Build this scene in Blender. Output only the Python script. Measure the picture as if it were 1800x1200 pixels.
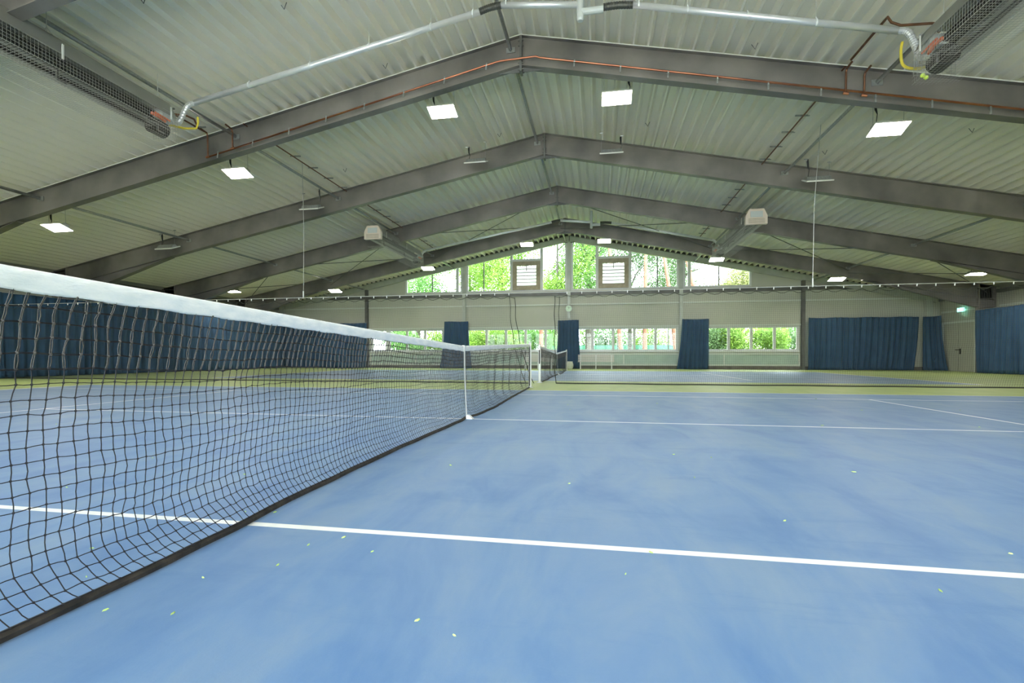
import bpy, math, random
from mathutils import Vector, Matrix
random.seed(7)
R = math.radians
for o in list(bpy.data.objects):
    bpy.data.objects.remove(o)
scene = bpy.context.scene
col = scene.collection

# ------------------------------------------------------------------ camera
CX, CY, CZ = 1.6426, -6.2742, 0.7819
cam_d = bpy.data.cameras.new('camera')
cam_d.lens = 915.7 / 1800 * 36
cam_d.sensor_width = 36
cam_d.shift_x = 23.03 / 1800
cam_d.shift_y = 36.07 / 1800
cam_d.clip_start = 0.05
cam_d.clip_end = 400
cam = bpy.data.objects.new('camera', cam_d)
cam.location = (CX, CY, CZ)
cam.rotation_euler = (math.pi / 2 - 0.012, 0, 0.1885)
col.objects.link(cam)
scene.camera = cam

# ------------------------------------------------------------------ world, sun, exposure
world = bpy.data.worlds.new('World')
scene.world = world
world.use_nodes = True
wn = world.node_tree
wn.nodes['Background'].inputs[0].default_value = (0.86, 0.95, 1.0, 1)
wn.nodes['Background'].inputs[1].default_value = 8.5
sun_d = bpy.data.lights.new('sun', 'SUN')
sun_d.energy = 9.5
sun_d.angle = R(2)
sun_d.color = (1.0, 0.95, 0.85)
sun = bpy.data.objects.new('sun', sun_d)
sun.rotation_euler = (R(38), 0, R(50))
col.objects.link(sun)
vs = scene.view_settings
vs.view_transform = 'Standard'
vs.look = 'None'
vs.gamma = 1
vs.exposure = 0.83
vs.use_curve_mapping = False
LAMP = 52.0

# ------------------------------------------------------------------ hall constants
RX = -0.08                      # ridge
RZ = 7.97
SL, SR = 0.200, 0.208           # roof slopes left and right (underside of sheet / top of frames)
WY = 25.4                       # far gable wall, inner face
NY = -9.95                      # wall behind the camera
WX = 19.5                       # side walls, inner faces at -WX and WX
FR = [-9.6, -5.15, 0.15, 5.45, 10.7, 16.0, 21.25]
D2 = 15.45                      # second court centre

def roof(x):
    d = x - RX
    return RZ - (SR * d if d > 0 else -SL * d)

# ------------------------------------------------------------------ materials
def mat(name, color=(0.8, 0.8, 0.8), rough=0.5, metal=0.0, emit=None, strength=0.0, noise=0.0, scale=4.0,
        col2=None, bump=0.0, bscale=40.0, spec=None, stretch=None, detail=6.0):
    m = bpy.data.materials.new(name)
    m.use_nodes = True
    nt = m.node_tree
    b = nt.nodes['Principled BSDF']
    b.inputs['Base Color'].default_value = (*color, 1)
    b.inputs['Roughness'].default_value = rough
    b.inputs['Metallic'].default_value = metal
    if spec is not None:
        b.inputs['Specular IOR Level'].default_value = spec
    if emit:
        b.inputs['Emission Color'].default_value = (*emit, 1)
        b.inputs['Emission Strength'].default_value = strength
    tc = nt.nodes.new('ShaderNodeTexCoord')
    mp = nt.nodes.new('ShaderNodeMapping')
    nt.links.new(tc.outputs['Object'], mp.inputs[0])
    if stretch:
        mp.inputs['Scale'].default_value = stretch
    if noise or col2:
        n = nt.nodes.new('ShaderNodeTexNoise')
        n.inputs['Scale'].default_value = scale
        n.inputs['Detail'].default_value = detail
        nt.links.new(mp.outputs[0], n.inputs['Vector'])
        r = nt.nodes.new('ShaderNodeValToRGB')
        c2 = col2 or tuple(c * (1 - noise) for c in color)
        r.color_ramp.elements[0].position = 0.35
        r.color_ramp.elements[1].position = 0.68
        r.color_ramp.elements[0].color = (*c2, 1)
        r.color_ramp.elements[1].color = (*color, 1)
        nt.links.new(n.outputs[0], r.inputs[0])
        nt.links.new(r.outputs[0], b.inputs['Base Color'])
    if bump:
        n2 = nt.nodes.new('ShaderNodeTexNoise')
        n2.inputs['Scale'].default_value = bscale
        nt.links.new(mp.outputs[0], n2.inputs['Vector'])
        bp = nt.nodes.new('ShaderNodeBump')
        bp.inputs['Strength'].default_value = bump
        bp.inputs['Distance'].default_value = 0.01
        nt.links.new(n2.outputs[0], bp.inputs['Height'])
        nt.links.new(bp.outputs[0], b.inputs['Normal'])
    return m

M = {}
def court_mat(name, base, dark, light):
    m = mat(name, base, 0.42, bump=0.04, bscale=120)
    m.node_tree.nodes['Principled BSDF'].inputs['Sheen Weight'].default_value = 0.06
    m.node_tree.nodes['Principled BSDF'].inputs['Sheen Roughness'].default_value = 0.4
    nt = m.node_tree
    b = nt.nodes['Principled BSDF']
    tc = nt.nodes.new('ShaderNodeTexCoord')
    mp = nt.nodes.new('ShaderNodeMapping')
    mp.inputs['Rotation'].default_value = (0, 0, 0.5)
    mp.inputs['Scale'].default_value = (1.0, 0.35, 1.0)
    nt.links.new(tc.outputs['Object'], mp.inputs[0])
    n1 = nt.nodes.new('ShaderNodeTexNoise'); n1.inputs['Scale'].default_value = 2.4; n1.inputs['Detail'].default_value = 8
    n1.inputs['Roughness'].default_value = 0.62
    n1.inputs['Distortion'].default_value = 0.6
    nt.links.new(mp.outputs[0], n1.inputs['Vector'])
    r = nt.nodes.new('ShaderNodeValToRGB')
    r.color_ramp.elements[0].position = 0.32; r.color_ramp.elements[0].color = (*dark, 1)
    r.color_ramp.elements[1].position = 0.70; r.color_ramp.elements[1].color = (*light, 1)
    e = r.color_ramp.elements.new(0.5); e.color = (*base, 1)
    nt.links.new(n1.outputs[0], r.inputs[0])
    # scuffed dark streaks
    mp2 = nt.nodes.new('ShaderNodeMapping'); mp2.inputs['Rotation'].default_value = (0, 0, -0.35); mp2.inputs['Scale'].default_value = (0.5, 2.2, 1)
    nt.links.new(tc.outputs['Object'], mp2.inputs[0])
    n2 = nt.nodes.new('ShaderNodeTexNoise'); n2.inputs['Scale'].default_value = 1.7; n2.inputs['Detail'].default_value = 10
    n2.inputs['Roughness'].default_value = 0.7
    nt.links.new(mp2.outputs[0], n2.inputs['Vector'])
    r2 = nt.nodes.new('ShaderNodeValToRGB')
    r2.color_ramp.elements[0].position = 0.56; r2.color_ramp.elements[0].color = (0, 0, 0, 1)
    r2.color_ramp.elements[1].position = 0.72; r2.color_ramp.elements[1].color = (0.55, 0.55, 0.55, 1)
    nt.links.new(n2.outputs[0], r2.inputs[0])
    mx = nt.nodes.new('ShaderNodeMix'); mx.data_type = 'RGBA'
    nt.links.new(r2.outputs[0], mx.inputs[0])
    nt.links.new(r.outputs[0], mx.inputs[6])
    mx.inputs[7].default_value = (*dark, 1)
    nt.links.new(mx.outputs[2], b.inputs['Base Color'])
    rr = nt.nodes.new('ShaderNodeMapRange'); rr.inputs[3].default_value = 0.42; rr.inputs[4].default_value = 0.58
    nt.links.new(n2.outputs[0], rr.inputs[0]); nt.links.new(rr.outputs[0], b.inputs['Roughness'])
    return m
M['blue'] = court_mat('court_blue', (0.128, 0.240, 0.445), (0.082, 0.188, 0.415), (0.185, 0.285, 0.440))
M['green'] = court_mat('court_green', (0.34, 0.43, 0.105), (0.30, 0.39, 0.10), (0.40, 0.46, 0.12))
M['line'] = mat('line_white', (0.86, 0.87, 0.88), 0.5, noise=0.06, scale=9)
M['beam'] = mat('beam_steel', (0.30, 0.272, 0.25), 0.40, 0.3, col2=(0.125, 0.117, 0.11), scale=0.55, bump=0.05, bscale=18, detail=9)
M['flange'] = mat('beam_flange', (0.17, 0.165, 0.15), 0.42, 0.35, col2=(0.12, 0.115, 0.105), scale=1.5)
M['galv'] = mat('galvanised_steel', (0.42, 0.43, 0.42), 0.35, 0.6, noise=0.25, scale=20)
M['alu'] = mat('bright_aluminium', (0.86, 0.86, 0.88), 0.34, 0.55, noise=0.06, scale=6)
M['flex'] = mat('dark_flexible_duct', (0.10, 0.10, 0.09), 0.4, 0.5)
M['copper'] = mat('copper', (0.62, 0.26, 0.15), 0.30, 1.0, col2=(0.40, 0.15, 0.09), scale=2.2)
M['copperd'] = mat('aged_copper', (0.30, 0.15, 0.09), 0.45, 0.8, noise=0.4, scale=5)
M['sheet'] = mat('roof_sheet', (0.92, 0.87, 0.765), 0.36, 0.08, col2=(0.90, 0.85, 0.745), scale=0.35, detail=2)
M['wall'] = mat('wall_panel', (0.50, 0.50, 0.415), 0.5, col2=(0.45, 0.455, 0.38), scale=0.6)
M['rail'] = mat('wall_rail_paint', (0.62, 0.66, 0.60), 0.4)
M['column'] = mat('gable_column_paint', (0.50, 0.53, 0.47), 0.4, 0.1, noise=0.15, scale=3)
M['dcol'] = mat('grey_steel', (0.16, 0.16, 0.15), 0.45, 0.3, noise=0.3, scale=2)
M['plinth'] = mat('plinth_concrete', (0.20, 0.18, 0.155), 0.8, noise=0.35, scale=3)
M['frame'] = mat('window_frame', (0.62, 0.63, 0.61), 0.35)
M['teal'] = mat('lower_panel', (0.45, 0.56, 0.50), 0.4, noise=0.15, scale=1.5)
M['curtain'] = mat('curtain_blue', (0.027, 0.082, 0.165), 0.85, col2=(0.020, 0.063, 0.132), scale=2, bump=0.05, bscale=300)
M['cord'] = mat('net_cord_black', (0.010, 0.010, 0.015), 0.6)
M['cord_lit'] = mat('net_cord_lit', (0.060, 0.056, 0.055), 0.6)  # same black cord, lightened for the light on the top upright cords
M['band'] = mat('net_tape_white', (0.90, 0.91, 0.92), 0.6, col2=(0.74, 0.79, 0.83), scale=9, bump=0.25, bscale=70, stretch=(1, 1, 3))
M['bband'] = mat('net_bottom_band', (0.045, 0.037, 0.031), 0.8, col2=(0.010, 0.0095, 0.009), scale=14, bump=0.3, bscale=60)
M['white'] = mat('white_paint', (0.82, 0.83, 0.82), 0.35)
M['bench'] = mat('bench_slat', (0.74, 0.68, 0.64), 0.5)
M['rubber'] = mat('black_rubber', (0.015, 0.015, 0.015), 0.6)
M['dark'] = mat('dark_tube', (0.035, 0.033, 0.03), 0.5, 0.3)
M['hood'] = mat('heater_hood', (0.36, 0.36, 0.32), 0.4, 0.4, noise=0.15, scale=2)
M['cream'] = mat('cream_plastic', (0.74, 0.63, 0.53), 0.45)
M['greyp'] = mat('grey_plate', (0.55, 0.58, 0.56), 0.4)
M['red'] = mat('red_plastic', (0.55, 0.03, 0.02), 0.4)
M['orange'] = mat('orange_copper', (0.75, 0.20, 0.10), 0.4)
M['yellow'] = mat('yellow_hose', (0.75, 0.60, 0.06), 0.45)
M['ball'] = mat('tennis_ball_felt', (0.62, 0.80, 0.08), 0.9)
M['lamp'] = mat('lamp_diffuser', (1, 1, 1), 0.5, emit=(1.0, 0.93, 0.80), strength=LAMP)
M['lampoff'] = mat('lamp_diffuser_unlit', (0.80, 0.80, 0.76), 0.4)
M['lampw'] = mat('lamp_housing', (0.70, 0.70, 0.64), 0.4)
M['guard'] = mat('guard_wire', (0.48, 0.48, 0.44), 0.4, 0.5)
M['dnet'] = mat('divider_net_cord', (0.065, 0.072, 0.062), 0.7)
M['drope'] = mat('divider_net_rope', (0.035, 0.04, 0.03), 0.7)
M['cable'] = mat('cable', (0.50, 0.50, 0.48), 0.35, 0.4)
M['exit'] = mat('exit_green', (0.10, 0.6, 0.4), 0.4, emit=(0.30, 0.95, 0.75), strength=1.6)
M['exitw'] = mat('exit_white', (0.9, 0.95, 0.9), 0.4, emit=(0.9, 1, 0.95), strength=1.8)
M['clockf'] = mat('clock_face', (0.62, 0.80, 0.62), 0.4)
M['louvre'] = mat('louvre_slat', (0.92, 0.92, 0.92), 0.4)
M['brownf'] = mat('fan_frame', (0.40, 0.34, 0.24), 0.5, noise=0.25, scale=5)
def translucent(m, w):
    nt = m.node_tree
    b = nt.nodes['Principled BSDF']; out = [n for n in nt.nodes if n.type == 'OUTPUT_MATERIAL'][0]
    t = nt.nodes.new('ShaderNodeBsdfTranslucent')
    bc = b.inputs['Base Color']
    if bc.is_linked: nt.links.new(bc.links[0].from_socket, t.inputs[0])
    else: t.inputs[0].default_value = bc.default_value
    mx = nt.nodes.new('ShaderNodeMixShader'); mx.inputs[0].default_value = w
    nt.links.new(b.outputs[0], mx.inputs[1]); nt.links.new(t.outputs[0], mx.inputs[2]); nt.links.new(mx.outputs[0], out.inputs[0])
translucent(M['louvre'], 0.6)
def glass():
    m = bpy.data.materials.new('window_glass'); m.use_nodes = True
    nt = m.node_tree; nt.nodes.remove(nt.nodes['Principled BSDF'])
    out = [n for n in nt.nodes if n.type == 'OUTPUT_MATERIAL'][0]
    t = nt.nodes.new('ShaderNodeBsdfTransparent'); t.inputs[0].default_value = (0.95, 0.98, 0.96, 1)
    g = nt.nodes.new('ShaderNodeBsdfGlossy'); g.inputs['Roughness'].default_value = 0.02
    f = nt.nodes.new('ShaderNodeFresnel'); f.inputs[0].default_value = 1.45
    mx = nt.nodes.new('ShaderNodeMixShader')
    nt.links.new(f.outputs[0], mx.inputs[0]); nt.links.new(t.outputs[0], mx.inputs[1]); nt.links.new(g.outputs[0], mx.inputs[2])
    nt.links.new(mx.outputs[0], out.inputs[0])
    return m
M['glass'] = glass()
def leafmat(name, c1, c2, w=0.45):
    m = mat(name, c1, 0.6, col2=c2, scale=1.2)
    translucent(m, w)
    return m
M['leafy'] = leafmat('leaf_yellow_green', (0.24, 0.40, 0.055), (0.13, 0.26, 0.04))
M['leafg'] = leafmat('leaf_fresh_green', (0.15, 0.32, 0.07), (0.07, 0.19, 0.045))
M['leafd'] = leafmat('leaf_dark_green', (0.10, 0.20, 0.06), (0.05, 0.11, 0.035))
M['leafo'] = leafmat('leaf_olive', (0.32, 0.32, 0.13), (0.17, 0.21, 0.07))
M['bark'] = mat('bark_grey', (0.11, 0.10, 0.085), 0.9, noise=0.4, scale=6)
M['pine'] = mat('bark_pine_red', (0.26, 0.12, 0.08), 0.9, noise=0.3, scale=5)
M['grass'] = mat('grass_ground', (0.22, 0.33, 0.10), 0.9, noise=0.4, scale=1.5)
M['tealf'] = mat('windscreen_teal', (0.22, 0.55, 0.45), 0.8, noise=0.25, scale=1.1)
translucent(M['tealf'], 0.4)
M['house'] = mat('house_render', (0.80, 0.78, 0.74), 0.8, noise=0.06, scale=2)
M['tile'] = mat('house_roof_tile', (0.45, 0.22, 0.14), 0.7, noise=0.3, scale=8)

# ------------------------------------------------------------------ mesh helpers
class MB:
    def __init__(s): s.v = []; s.f = []; s.m = []
    def add(s, vs_, fs, mi=0):
        k = len(s.v); s.v += [tuple(p) for p in vs_]
        for f in fs: s.f.append(tuple(i + k for i in f)); s.m.append(mi)
        return s
    def box(s, x0, x1, y0, y1, z0, z1, mi=0):
        v = [(x, y, z) for z in (z0, z1) for y in (y0, y1) for x in (x0, x1)]
        return s.add(v, [(0, 2, 3, 1), (4, 5, 7, 6), (0, 1, 5, 4), (2, 6, 7, 3), (0, 4, 6, 2), (1, 3, 7, 5)], mi)
    def quad(s, a, b, c, d, mi=0): return s.add([a, b, c, d], [(0, 1, 2, 3)], mi)
    def prism(s, poly, axis, a, b, mi=0):
        # poly: list of 2D points; axis 'y' -> (x,z), 'x' -> (y,z), 'z' -> (x,y)
        def P(p, t): return {'y': (p[0], t, p[1]), 'x': (t, p[0], p[1]), 'z': (p[0], p[1], t)}[axis]
        n = len(poly)
        v = [P(p, a) for p in poly] + [P(p, b) for p in poly]
        f = [tuple(range(n))[::-1], tuple(range(n, 2 * n))] + [(i, (i + 1) % n, n + (i + 1) % n, n + i) for i in range(n)]
        return s.add(v, f, mi)
    def bar(s, a, b, w, h, mi=0, up=(0, 0, 1)):
        a = Vector(a); b = Vector(b); d = (b - a).normalized(); u = Vector(up)
        if abs(d.dot(u)) > 0.97: u = Vector((1, 0, 0))
        sd = d.cross(u).normalized(); u = sd.cross(d)
        v = [p + sd * sx * w / 2 + u * sz * h / 2 for p in (a, b) for sx, sz in ((-1, -1), (1, -1), (1, 1), (-1, 1))]
        return s.add(v, [(3, 2, 1, 0), (4, 5, 6, 7), (0, 1, 5, 4), (1, 2, 6, 5), (2, 3, 7, 6), (3, 0, 4, 7)], mi)
    def tube(s, pts, r, n=8, mi=0, caps=True):
        pts = [Vector(p) for p in pts]
        rs = r if isinstance(r, (list, tuple)) else [r] * len(pts)
        u = None; v = []; f = []
        for i, p in enumerate(pts):
            d = (pts[min(i + 1, len(pts) - 1)] - pts[max(i - 1, 0)]).normalized()
            if u is None:
                u = d.orthogonal().normalized()
            u = (u - d * u.dot(d)).normalized(); w = d.cross(u)
            for k in range(n):
                t = 2 * math.pi * k / n
                v.append(p + (u * math.cos(t) + w * math.sin(t)) * rs[i])
        for i in range(len(pts) - 1):
            for k in range(n):
                a = i * n + k; b = i * n + (k + 1) % n
                f.append((a, b, b + n, a + n))
        if caps:
            f.append(tuple(range(n))[::-1]); f.append(tuple(range((len(pts) - 1) * n, len(pts) * n)))
        return s.add(v, f, mi)
    def ball(s, c, r, n=8, m=5, mi=0, sc=(1, 1, 1)):
        v = []; f = []
        for i in range(m + 1):
            t = math.pi * i / m
            for k in range(n):
                p = 2 * math.pi * k / n
                v.append((c[0] + r * sc[0] * math.sin(t) * math.cos(p), c[1] + r * sc[1] * math.sin(t) * math.sin(p), c[2] + r * sc[2] * math.cos(t)))
        for i in range(m):
            for k in range(n):
                a = i * n + k; b = i * n + (k + 1) % n
                f.append((a, a + n, b + n, b))
        return s.add(v, f, mi)
    def build(s, name, mats, parent=None, smooth=False, loc=None):
        me = bpy.data.meshes.new(name)
        me.from_pydata(s.v, [], s.f); me.validate(); me.update()
        for m in (mats if isinstance(mats, (list, tuple)) else [mats]): me.materials.append(m)
        if len(me.polygons) == len(s.m): me.polygons.foreach_set('material_index', s.m)
        if smooth: me.polygons.foreach_set('use_smooth', [True] * len(me.polygons))
        o = bpy.data.objects.new(name, me); col.objects.link(o)
        if parent: o.parent = parent
        if loc: o.location = loc
        return o

def tag(o, label=None, cat=None, group=None, kind=None):
    if label: o['label'] = label
    if cat: o['category'] = cat
    if group: o['group'] = group
    if kind: o['kind'] = kind
    return o
def empty(name, loc=(0, 0, 0), label=None, cat=None, group=None, kind=None, rz=0):
    o = bpy.data.objects.new(name, None); col.objects.link(o); o.location = loc; o.rotation_euler = (0, 0, rz)
    o.empty_display_size = 0.2
    return tag(o, label, cat, group, kind)
def copy_tree(o, parent=None):
    c = o.copy(); col.objects.link(c); c.parent = parent
    for ch in list(o.children): copy_tree(ch, c)
    return c
def lerp(a, b, t): return a + (b - a) * t
def interp(tab, x):
    if x <= tab[0][0]: return tab[0][1]
    for (a, u), (b, w) in zip(tab, tab[1:]):
        if x <= b: return lerp(u, w, (x - a) / (b - a))
    return tab[-1][1]

# ================================================================== FLOOR
def make_floor():
    m = MB(); W = 0.05
    xs = {-WX - 0.6, WX + 0.6}; ys = {NY - 0.3, WY + 0.25}
    rects = []     # (x0,x1,y0,y1,mat) later wins
    for cy in (0, D2):
        rects.append((-11.885, 11.885, cy - 5.485, cy + 5.485, 1))
        for y in (-5.485, 5.435): rects.append((-11.885, 11.885, cy + y, cy + y + W, 2))
        for y in (-4.14, 4.09): rects.append((-11.885, 11.885, cy + y, cy + y + W, 2))
        for x in (-11.885, 11.785): rects.append((x, x + 0.1, cy - 5.485, cy + 5.485, 2))
        for x in (-6.425, 6.375): rects.append((x, x + W, cy - 4.115, cy + 4.115, 2))
        rects.append((-6.4, 6.4, cy - 0.025, cy + 0.025, 2))
        rects.append((-11.785, -11.685, cy - 0.025, cy + 0.025, 2)); rects.append((11.685, 11.785, cy - 0.025, cy + 0.025, 2))
    for r in rects: xs |= {r[0], r[1]}; ys |= {r[2], r[3]}
    xs = sorted(xs); ys = sorted(ys); nx = len(xs)
    for y in ys:
        for x in xs: m.v.append((x, y, 0))
    for j in range(len(ys) - 1):
        for i in range(nx - 1):
            cx = (xs[i] + xs[i + 1]) / 2; cy = (ys[j] + ys[j + 1]) / 2; mi = 0
            for r in rects:
                if r[0] < cx < r[1] and r[2] < cy < r[3]: mi = r[4]
            m.f.append((j * nx + i, j * nx + i + 1, (j + 1) * nx + i + 1, (j + 1) * nx + i)); m.m.append(mi)
    tag(m.build('floor', [M['green'], M['blue'], M['line']]), kind='structure')
make_floor()

# ================================================================== ROOF SHEET
def make_ceiling():
    m = MB(); P = 0.310; DEP = 0.158
    # profile across the slope: narrow rib bottom, web with groove, wide upper flange with two stiffeners
    prof = [(0, 0), (0.042, 0), (0.096, DEP), (0.256, DEP)]
    y0, y1 = NY + 0.02, WY - 0.02
    for sgn, sl in ((-1, SL), (1, SR)):
        n = 64; L = math.sqrt(1 + sl * sl); pts = []
        for k in range(n):
            for (u, h) in prof:
                s = (k * P + u) / L
                x = RX + sgn * s; z = RZ + 0.004 - sl * s
                pts.append((x + sgn * h * sl / L, z + h / L))
        v = [(x, y0, z) for x, z in pts] + [(x, y1, z) for x, z in pts]
        q = len(pts)
        f = [(i, i + 1, q + i + 1, q + i) if sgn > 0 else (i, q + i, q + i + 1, i + 1) for i in range(q - 1)]
        m.add(v, f)
    # opaque upper skin
    y0, y1 = NY - 0.5, WY + 0.50
    for sgn, sl in ((-1, SL), (1, SR)):
        a = (RX, RZ + 0.20); b = (RX + sgn * 20.2, RZ + 0.20 - sl * 20.2)
        m.quad((a[0], y0, a[1]), (b[0], y0, b[1]), (b[0], y1, b[1]), (a[0], y1, a[1]))
    tag(m.build('ceiling', M['sheet']), kind='structure')
make_ceiling()

# ================================================================== WALLS WITH OPENINGS
UP = [(-10.50, -6.72), (-6.48, -0.22), (0.02, 6.22), (6.46, 10.16)]       # upper window bays
LO = [(-12.86, -6.72), (-6.48, -0.22), (0.02, 6.22), (6.46, 12.66)]       # lower window bays
UZ = 4.70
LZ0, LZ1 = 1.06, 2.46
GC = [-13.1, -6.6, -0.1, 6.34, 12.8]                                      # gable columns
def gable_wall(name, ya, yb, LZ0=LZ0, LZ1=LZ1):
    m = MB()
    m.box(-WX - 0.6, WX + 0.6, ya, yb, -0.05, LZ0)
    segs = [(-WX - 0.6, LO[0][0])] + [(LO[i][1], LO[i + 1][0]) for i in range(3)] + [(LO[3][1], WX + 0.6)]
    for a, b in segs: m.box(a, b, ya, yb, LZ0, LZ1)
    m.box(-WX - 0.6, WX + 0.6, ya, yb, LZ1, UZ - 0.9)
    # upper part up to the rafter: side triangles and strips between the bays
    zt = lambda x: roof(x) + 0.19
    def pan(a, b, z0):
        pts = [(a, z0), (b, z0), (b, zt(b)), (a, zt(a))]
        m.prism(pts, 'y', ya, yb)
    m.box(-WX, WX, ya, yb, UZ - 0.9, UZ - 0.9 + 0.2)
    for a, b in [(-WX + 0.0, -14), (-14, UP[0][0]), (UP[3][1], 14), (14, WX)]:
        pan(a, b, min(UZ - 0.7, zt(a) - .01, zt(b) - .01))
    for i in range(4): m.box(UP[i][0], UP[i][1], ya, yb, UZ - 0.7, UZ)
    for i in range(3): pan(UP[i][1], UP[i + 1][0], UZ - 0.7)
    return m
gw = gable_wall('wall_back', WY, WY + 0.16).build('wall_back', M['wall'])
tag(gw, kind='structure')
gf = tag(gable_wall('wall_front', NY - 0.16, NY, 0.35, 3.70).build('wall_front', M['wall']), kind='structure')  # unseen wall, lower openings made tall to bring in daylight
for w_, ya in ((gw, WY), (gf, NY)):
    for sg in (-1, 1):
        m = MB(); e_ = sg * 19.45
        m.prism([(RX, RZ - 0.10), (e_, roof(e_) - 0.10), (e_, roof(e_) + 0.19), (RX, RZ + 0.19)], 'y', ya - 0.012, ya + 0.012); m.build('verge_closure', M['dcol'], w_)
# rails and lower panels of the far wall (pieces of the wall)
def wallpart(name, m, mt): return m.build(name, mt, gw)
for z, h, d, mt, nm in ((3.87, 0.07, 0.06, 'rail', 'upper_rail'), (2.52, 0.07, 0.08, 'rail', 'window_head_rail')):
    m = MB()
    for a, b in [(-WX, GC[0] - .1)] + [(GC[i] + .1, GC[i + 1] - .1) for i in range(4)] + [(GC[4] + .1, WX)]:
        if nm == 'window_head_rail' and (a < -15 or b > 15): continue
        m.box(a, b, WY - d, WY - 0.002, z - h / 2, z + h / 2)
    wallpart(nm, m, M[mt])
m = MB()
for a, b in [(-WX, GC[0] - .1)] + [(GC[i] + .1, GC[i + 1] - .1) for i in range(4)] + [(GC[4] + .1, WX)]:
    if a < 14: m.box(a, b, WY - 0.10, WY - 0.002, 4.42, 4.62)
wallpart('upper_beam', m, M['dcol'])
for i, (a, b) in enumerate(LO):
    m = MB(); mid = a + (b - a) * (0.5 if i != 3 else 0.36)
    m.box(a, b, WY - 0.07, WY - 0.002, 0.84, 0.93)
    m.box(a, b, WY - 0.07, WY - 0.002, 0.21, 0.29)
    for x in (a + 0.03, mid, b - 0.03): m.box(x - 0.035, x + 0.035, WY - 0.07, WY - 0.002, 0.29, 0.84)
    wallpart('panel_rail', m, M['rail'])
    for x0, x1 in ((a + .075, mid - .04), (mid + .04, b - .075)):
        m = MB(); m.box(x0, x1, WY - 0.03, WY - 0.002, 0.30, 0.83)
        wallpart('lower_panel', m, M['teal'])
m = MB(); m.box(-WX, WX, WY - 0.04, WY - 0.002, 0.0, 0.19); wallpart('plinth', m, M['plinth'])

def side_wall(name, s):
    x0, x1 = (WX, WX + 0.16) if s > 0 else (-WX - 0.16, -WX)
    m = MB(); m.box(x0, x1, NY, WY, -0.05, roof(s * WX) + 0.19)
    w = tag(m.build(name, M['wall']), kind='structure')
    xi = WX - 0.02 if s > 0 else -WX + 0.02
    m = MB()
    for a, b in zip(FR, FR[1:] + [WY - .1]): m.bar((xi - s * 0.03, a + .15, 3.05), (xi - s * 0.03, b - .15, 3.05), 0.06, 0.09)
    m.build('side_rail', M['rail'], w)
    m = MB(); m.box(*sorted((xi, xi - s * 0.03)), NY, WY, 0, 0.19); m.build('plinth', M['plinth'], w)
    m = MB()
    for a, b in zip(FR, FR[1:] + [WY - .1]): m.bar((xi - s * 0.10, a + .12, roof(s * WX) - .18), (xi - s * 0.10, b - .12, roof(s * WX) - .18), 0.14, 0.16)
    m.build('eaves_beam', M['dcol'], w)
    return w
side_wall('wall_right', 1); side_wall('wall_left', -1)

# ---- windows
wi = 0
def upper_window(a, b, mulls, wides, vent, yw, n):
    """mulls: thin mullions, wides: wide mullions, vent: (x0,x1) of the bay with a louvred opening"""
    root = empty('window_%d' % n, ((a + b) / 2, yw, UZ), kind='structure')
    ox, oz = (a + b) / 2, UZ
    y0, y1 = (0.02, 0.10) if yw > 0 else (-0.10, -0.02)
    zt = lambda x: roof(x) - 0.10
    m = MB()
    def vbar(x, w, yy0=y0, yy1=y1):
        m.prism([(x - w / 2 - ox, 0.112), (x + w / 2 - ox, 0.112), (x + w / 2 - ox, zt(x + w / 2) - oz), (x - w / 2 - ox, zt(x - w / 2) - oz)], 'y', yy0, yy1)
    m.box(a - ox, b - ox, y0, y1, 0, 0.11)
    vbar(a + 0.06, 0.12); vbar(b - 0.06, 0.12)
    for x in wides: vbar(x, 0.17)
    if vent:
        zz = 1.86
        m.box(vent[0] - ox, vent[1] - ox, y0, y1, zz, zz + 0.14)
    m.build('window_frame', M['frame'], root)
    m = MB()
    for x in mulls: vbar(x, 0.06, y0 + .01, y1 - .01)
    if mulls: m.build('mullion', M['dcol'], root)
    m = MB(); ym = (y0 + y1) / 2
    segs = [(a, vent[0]), (vent[1], b)] if vent else [(a, b)]
    for s0, s1 in segs:
        m = MB(); m.quad((s0 - ox, ym, 0), (s1 - ox, ym, 0), (s1 - ox, ym, zt(s1) - oz), (s0 - ox, ym, zt(s0) - oz)); m.build('window_pane', M['glass'], root)
    if vent:
        s0, s1 = vent
        m = MB(); m.quad((s0 - ox, ym, 1.9), (s1 - ox, ym, 1.9), (s1 - ox, ym, zt(s1) - oz), (s0 - ox, ym, zt(s0) - oz)); m.build('window_pane', M['glass'], root)
def lower_window(a, b, n, yw, LZ0=LZ0, LZ1=LZ1):
    root = empty('window_%d' % n, ((a + b) / 2, yw, LZ0), kind='structure')
    ox = (a + b) / 2; y0, y1 = (0.02, 0.10) if yw > 0 else (-0.10, -0.02); H = LZ1 - LZ0
    m = MB(); m.box(a - ox, b - ox, y0, y1, 0, 0.10); m.box(a - ox, b - ox, y0, y1, H - 0.10, H)
    k = 5; w = 0.15; pitch = (b - a - w) / k
    for i in range(k + 1):
        x = a + w / 2 + pitch * i; m.box(x - w / 2 - ox, x + w / 2 - ox, y0, y1, 0.10, H - 0.10)
    m.build('window_frame', M['frame'], root)
    m = MB(); ym = (y0 + y1) / 2
    m.quad((a - ox, ym, 0.05), (b - ox, ym, 0.05), (b - ox, ym, H - .05), (a - ox, ym, H - .05)); m.build('window_pane', M['glass'], root)
    m = MB(); m.box(a - ox, b - ox, -0.09 if yw > 0 else -0.02, 0.02 if yw > 0 else 0.09, -0.05, -0.005); m.build('window_sill', M['white'], root)
n = 1
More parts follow.
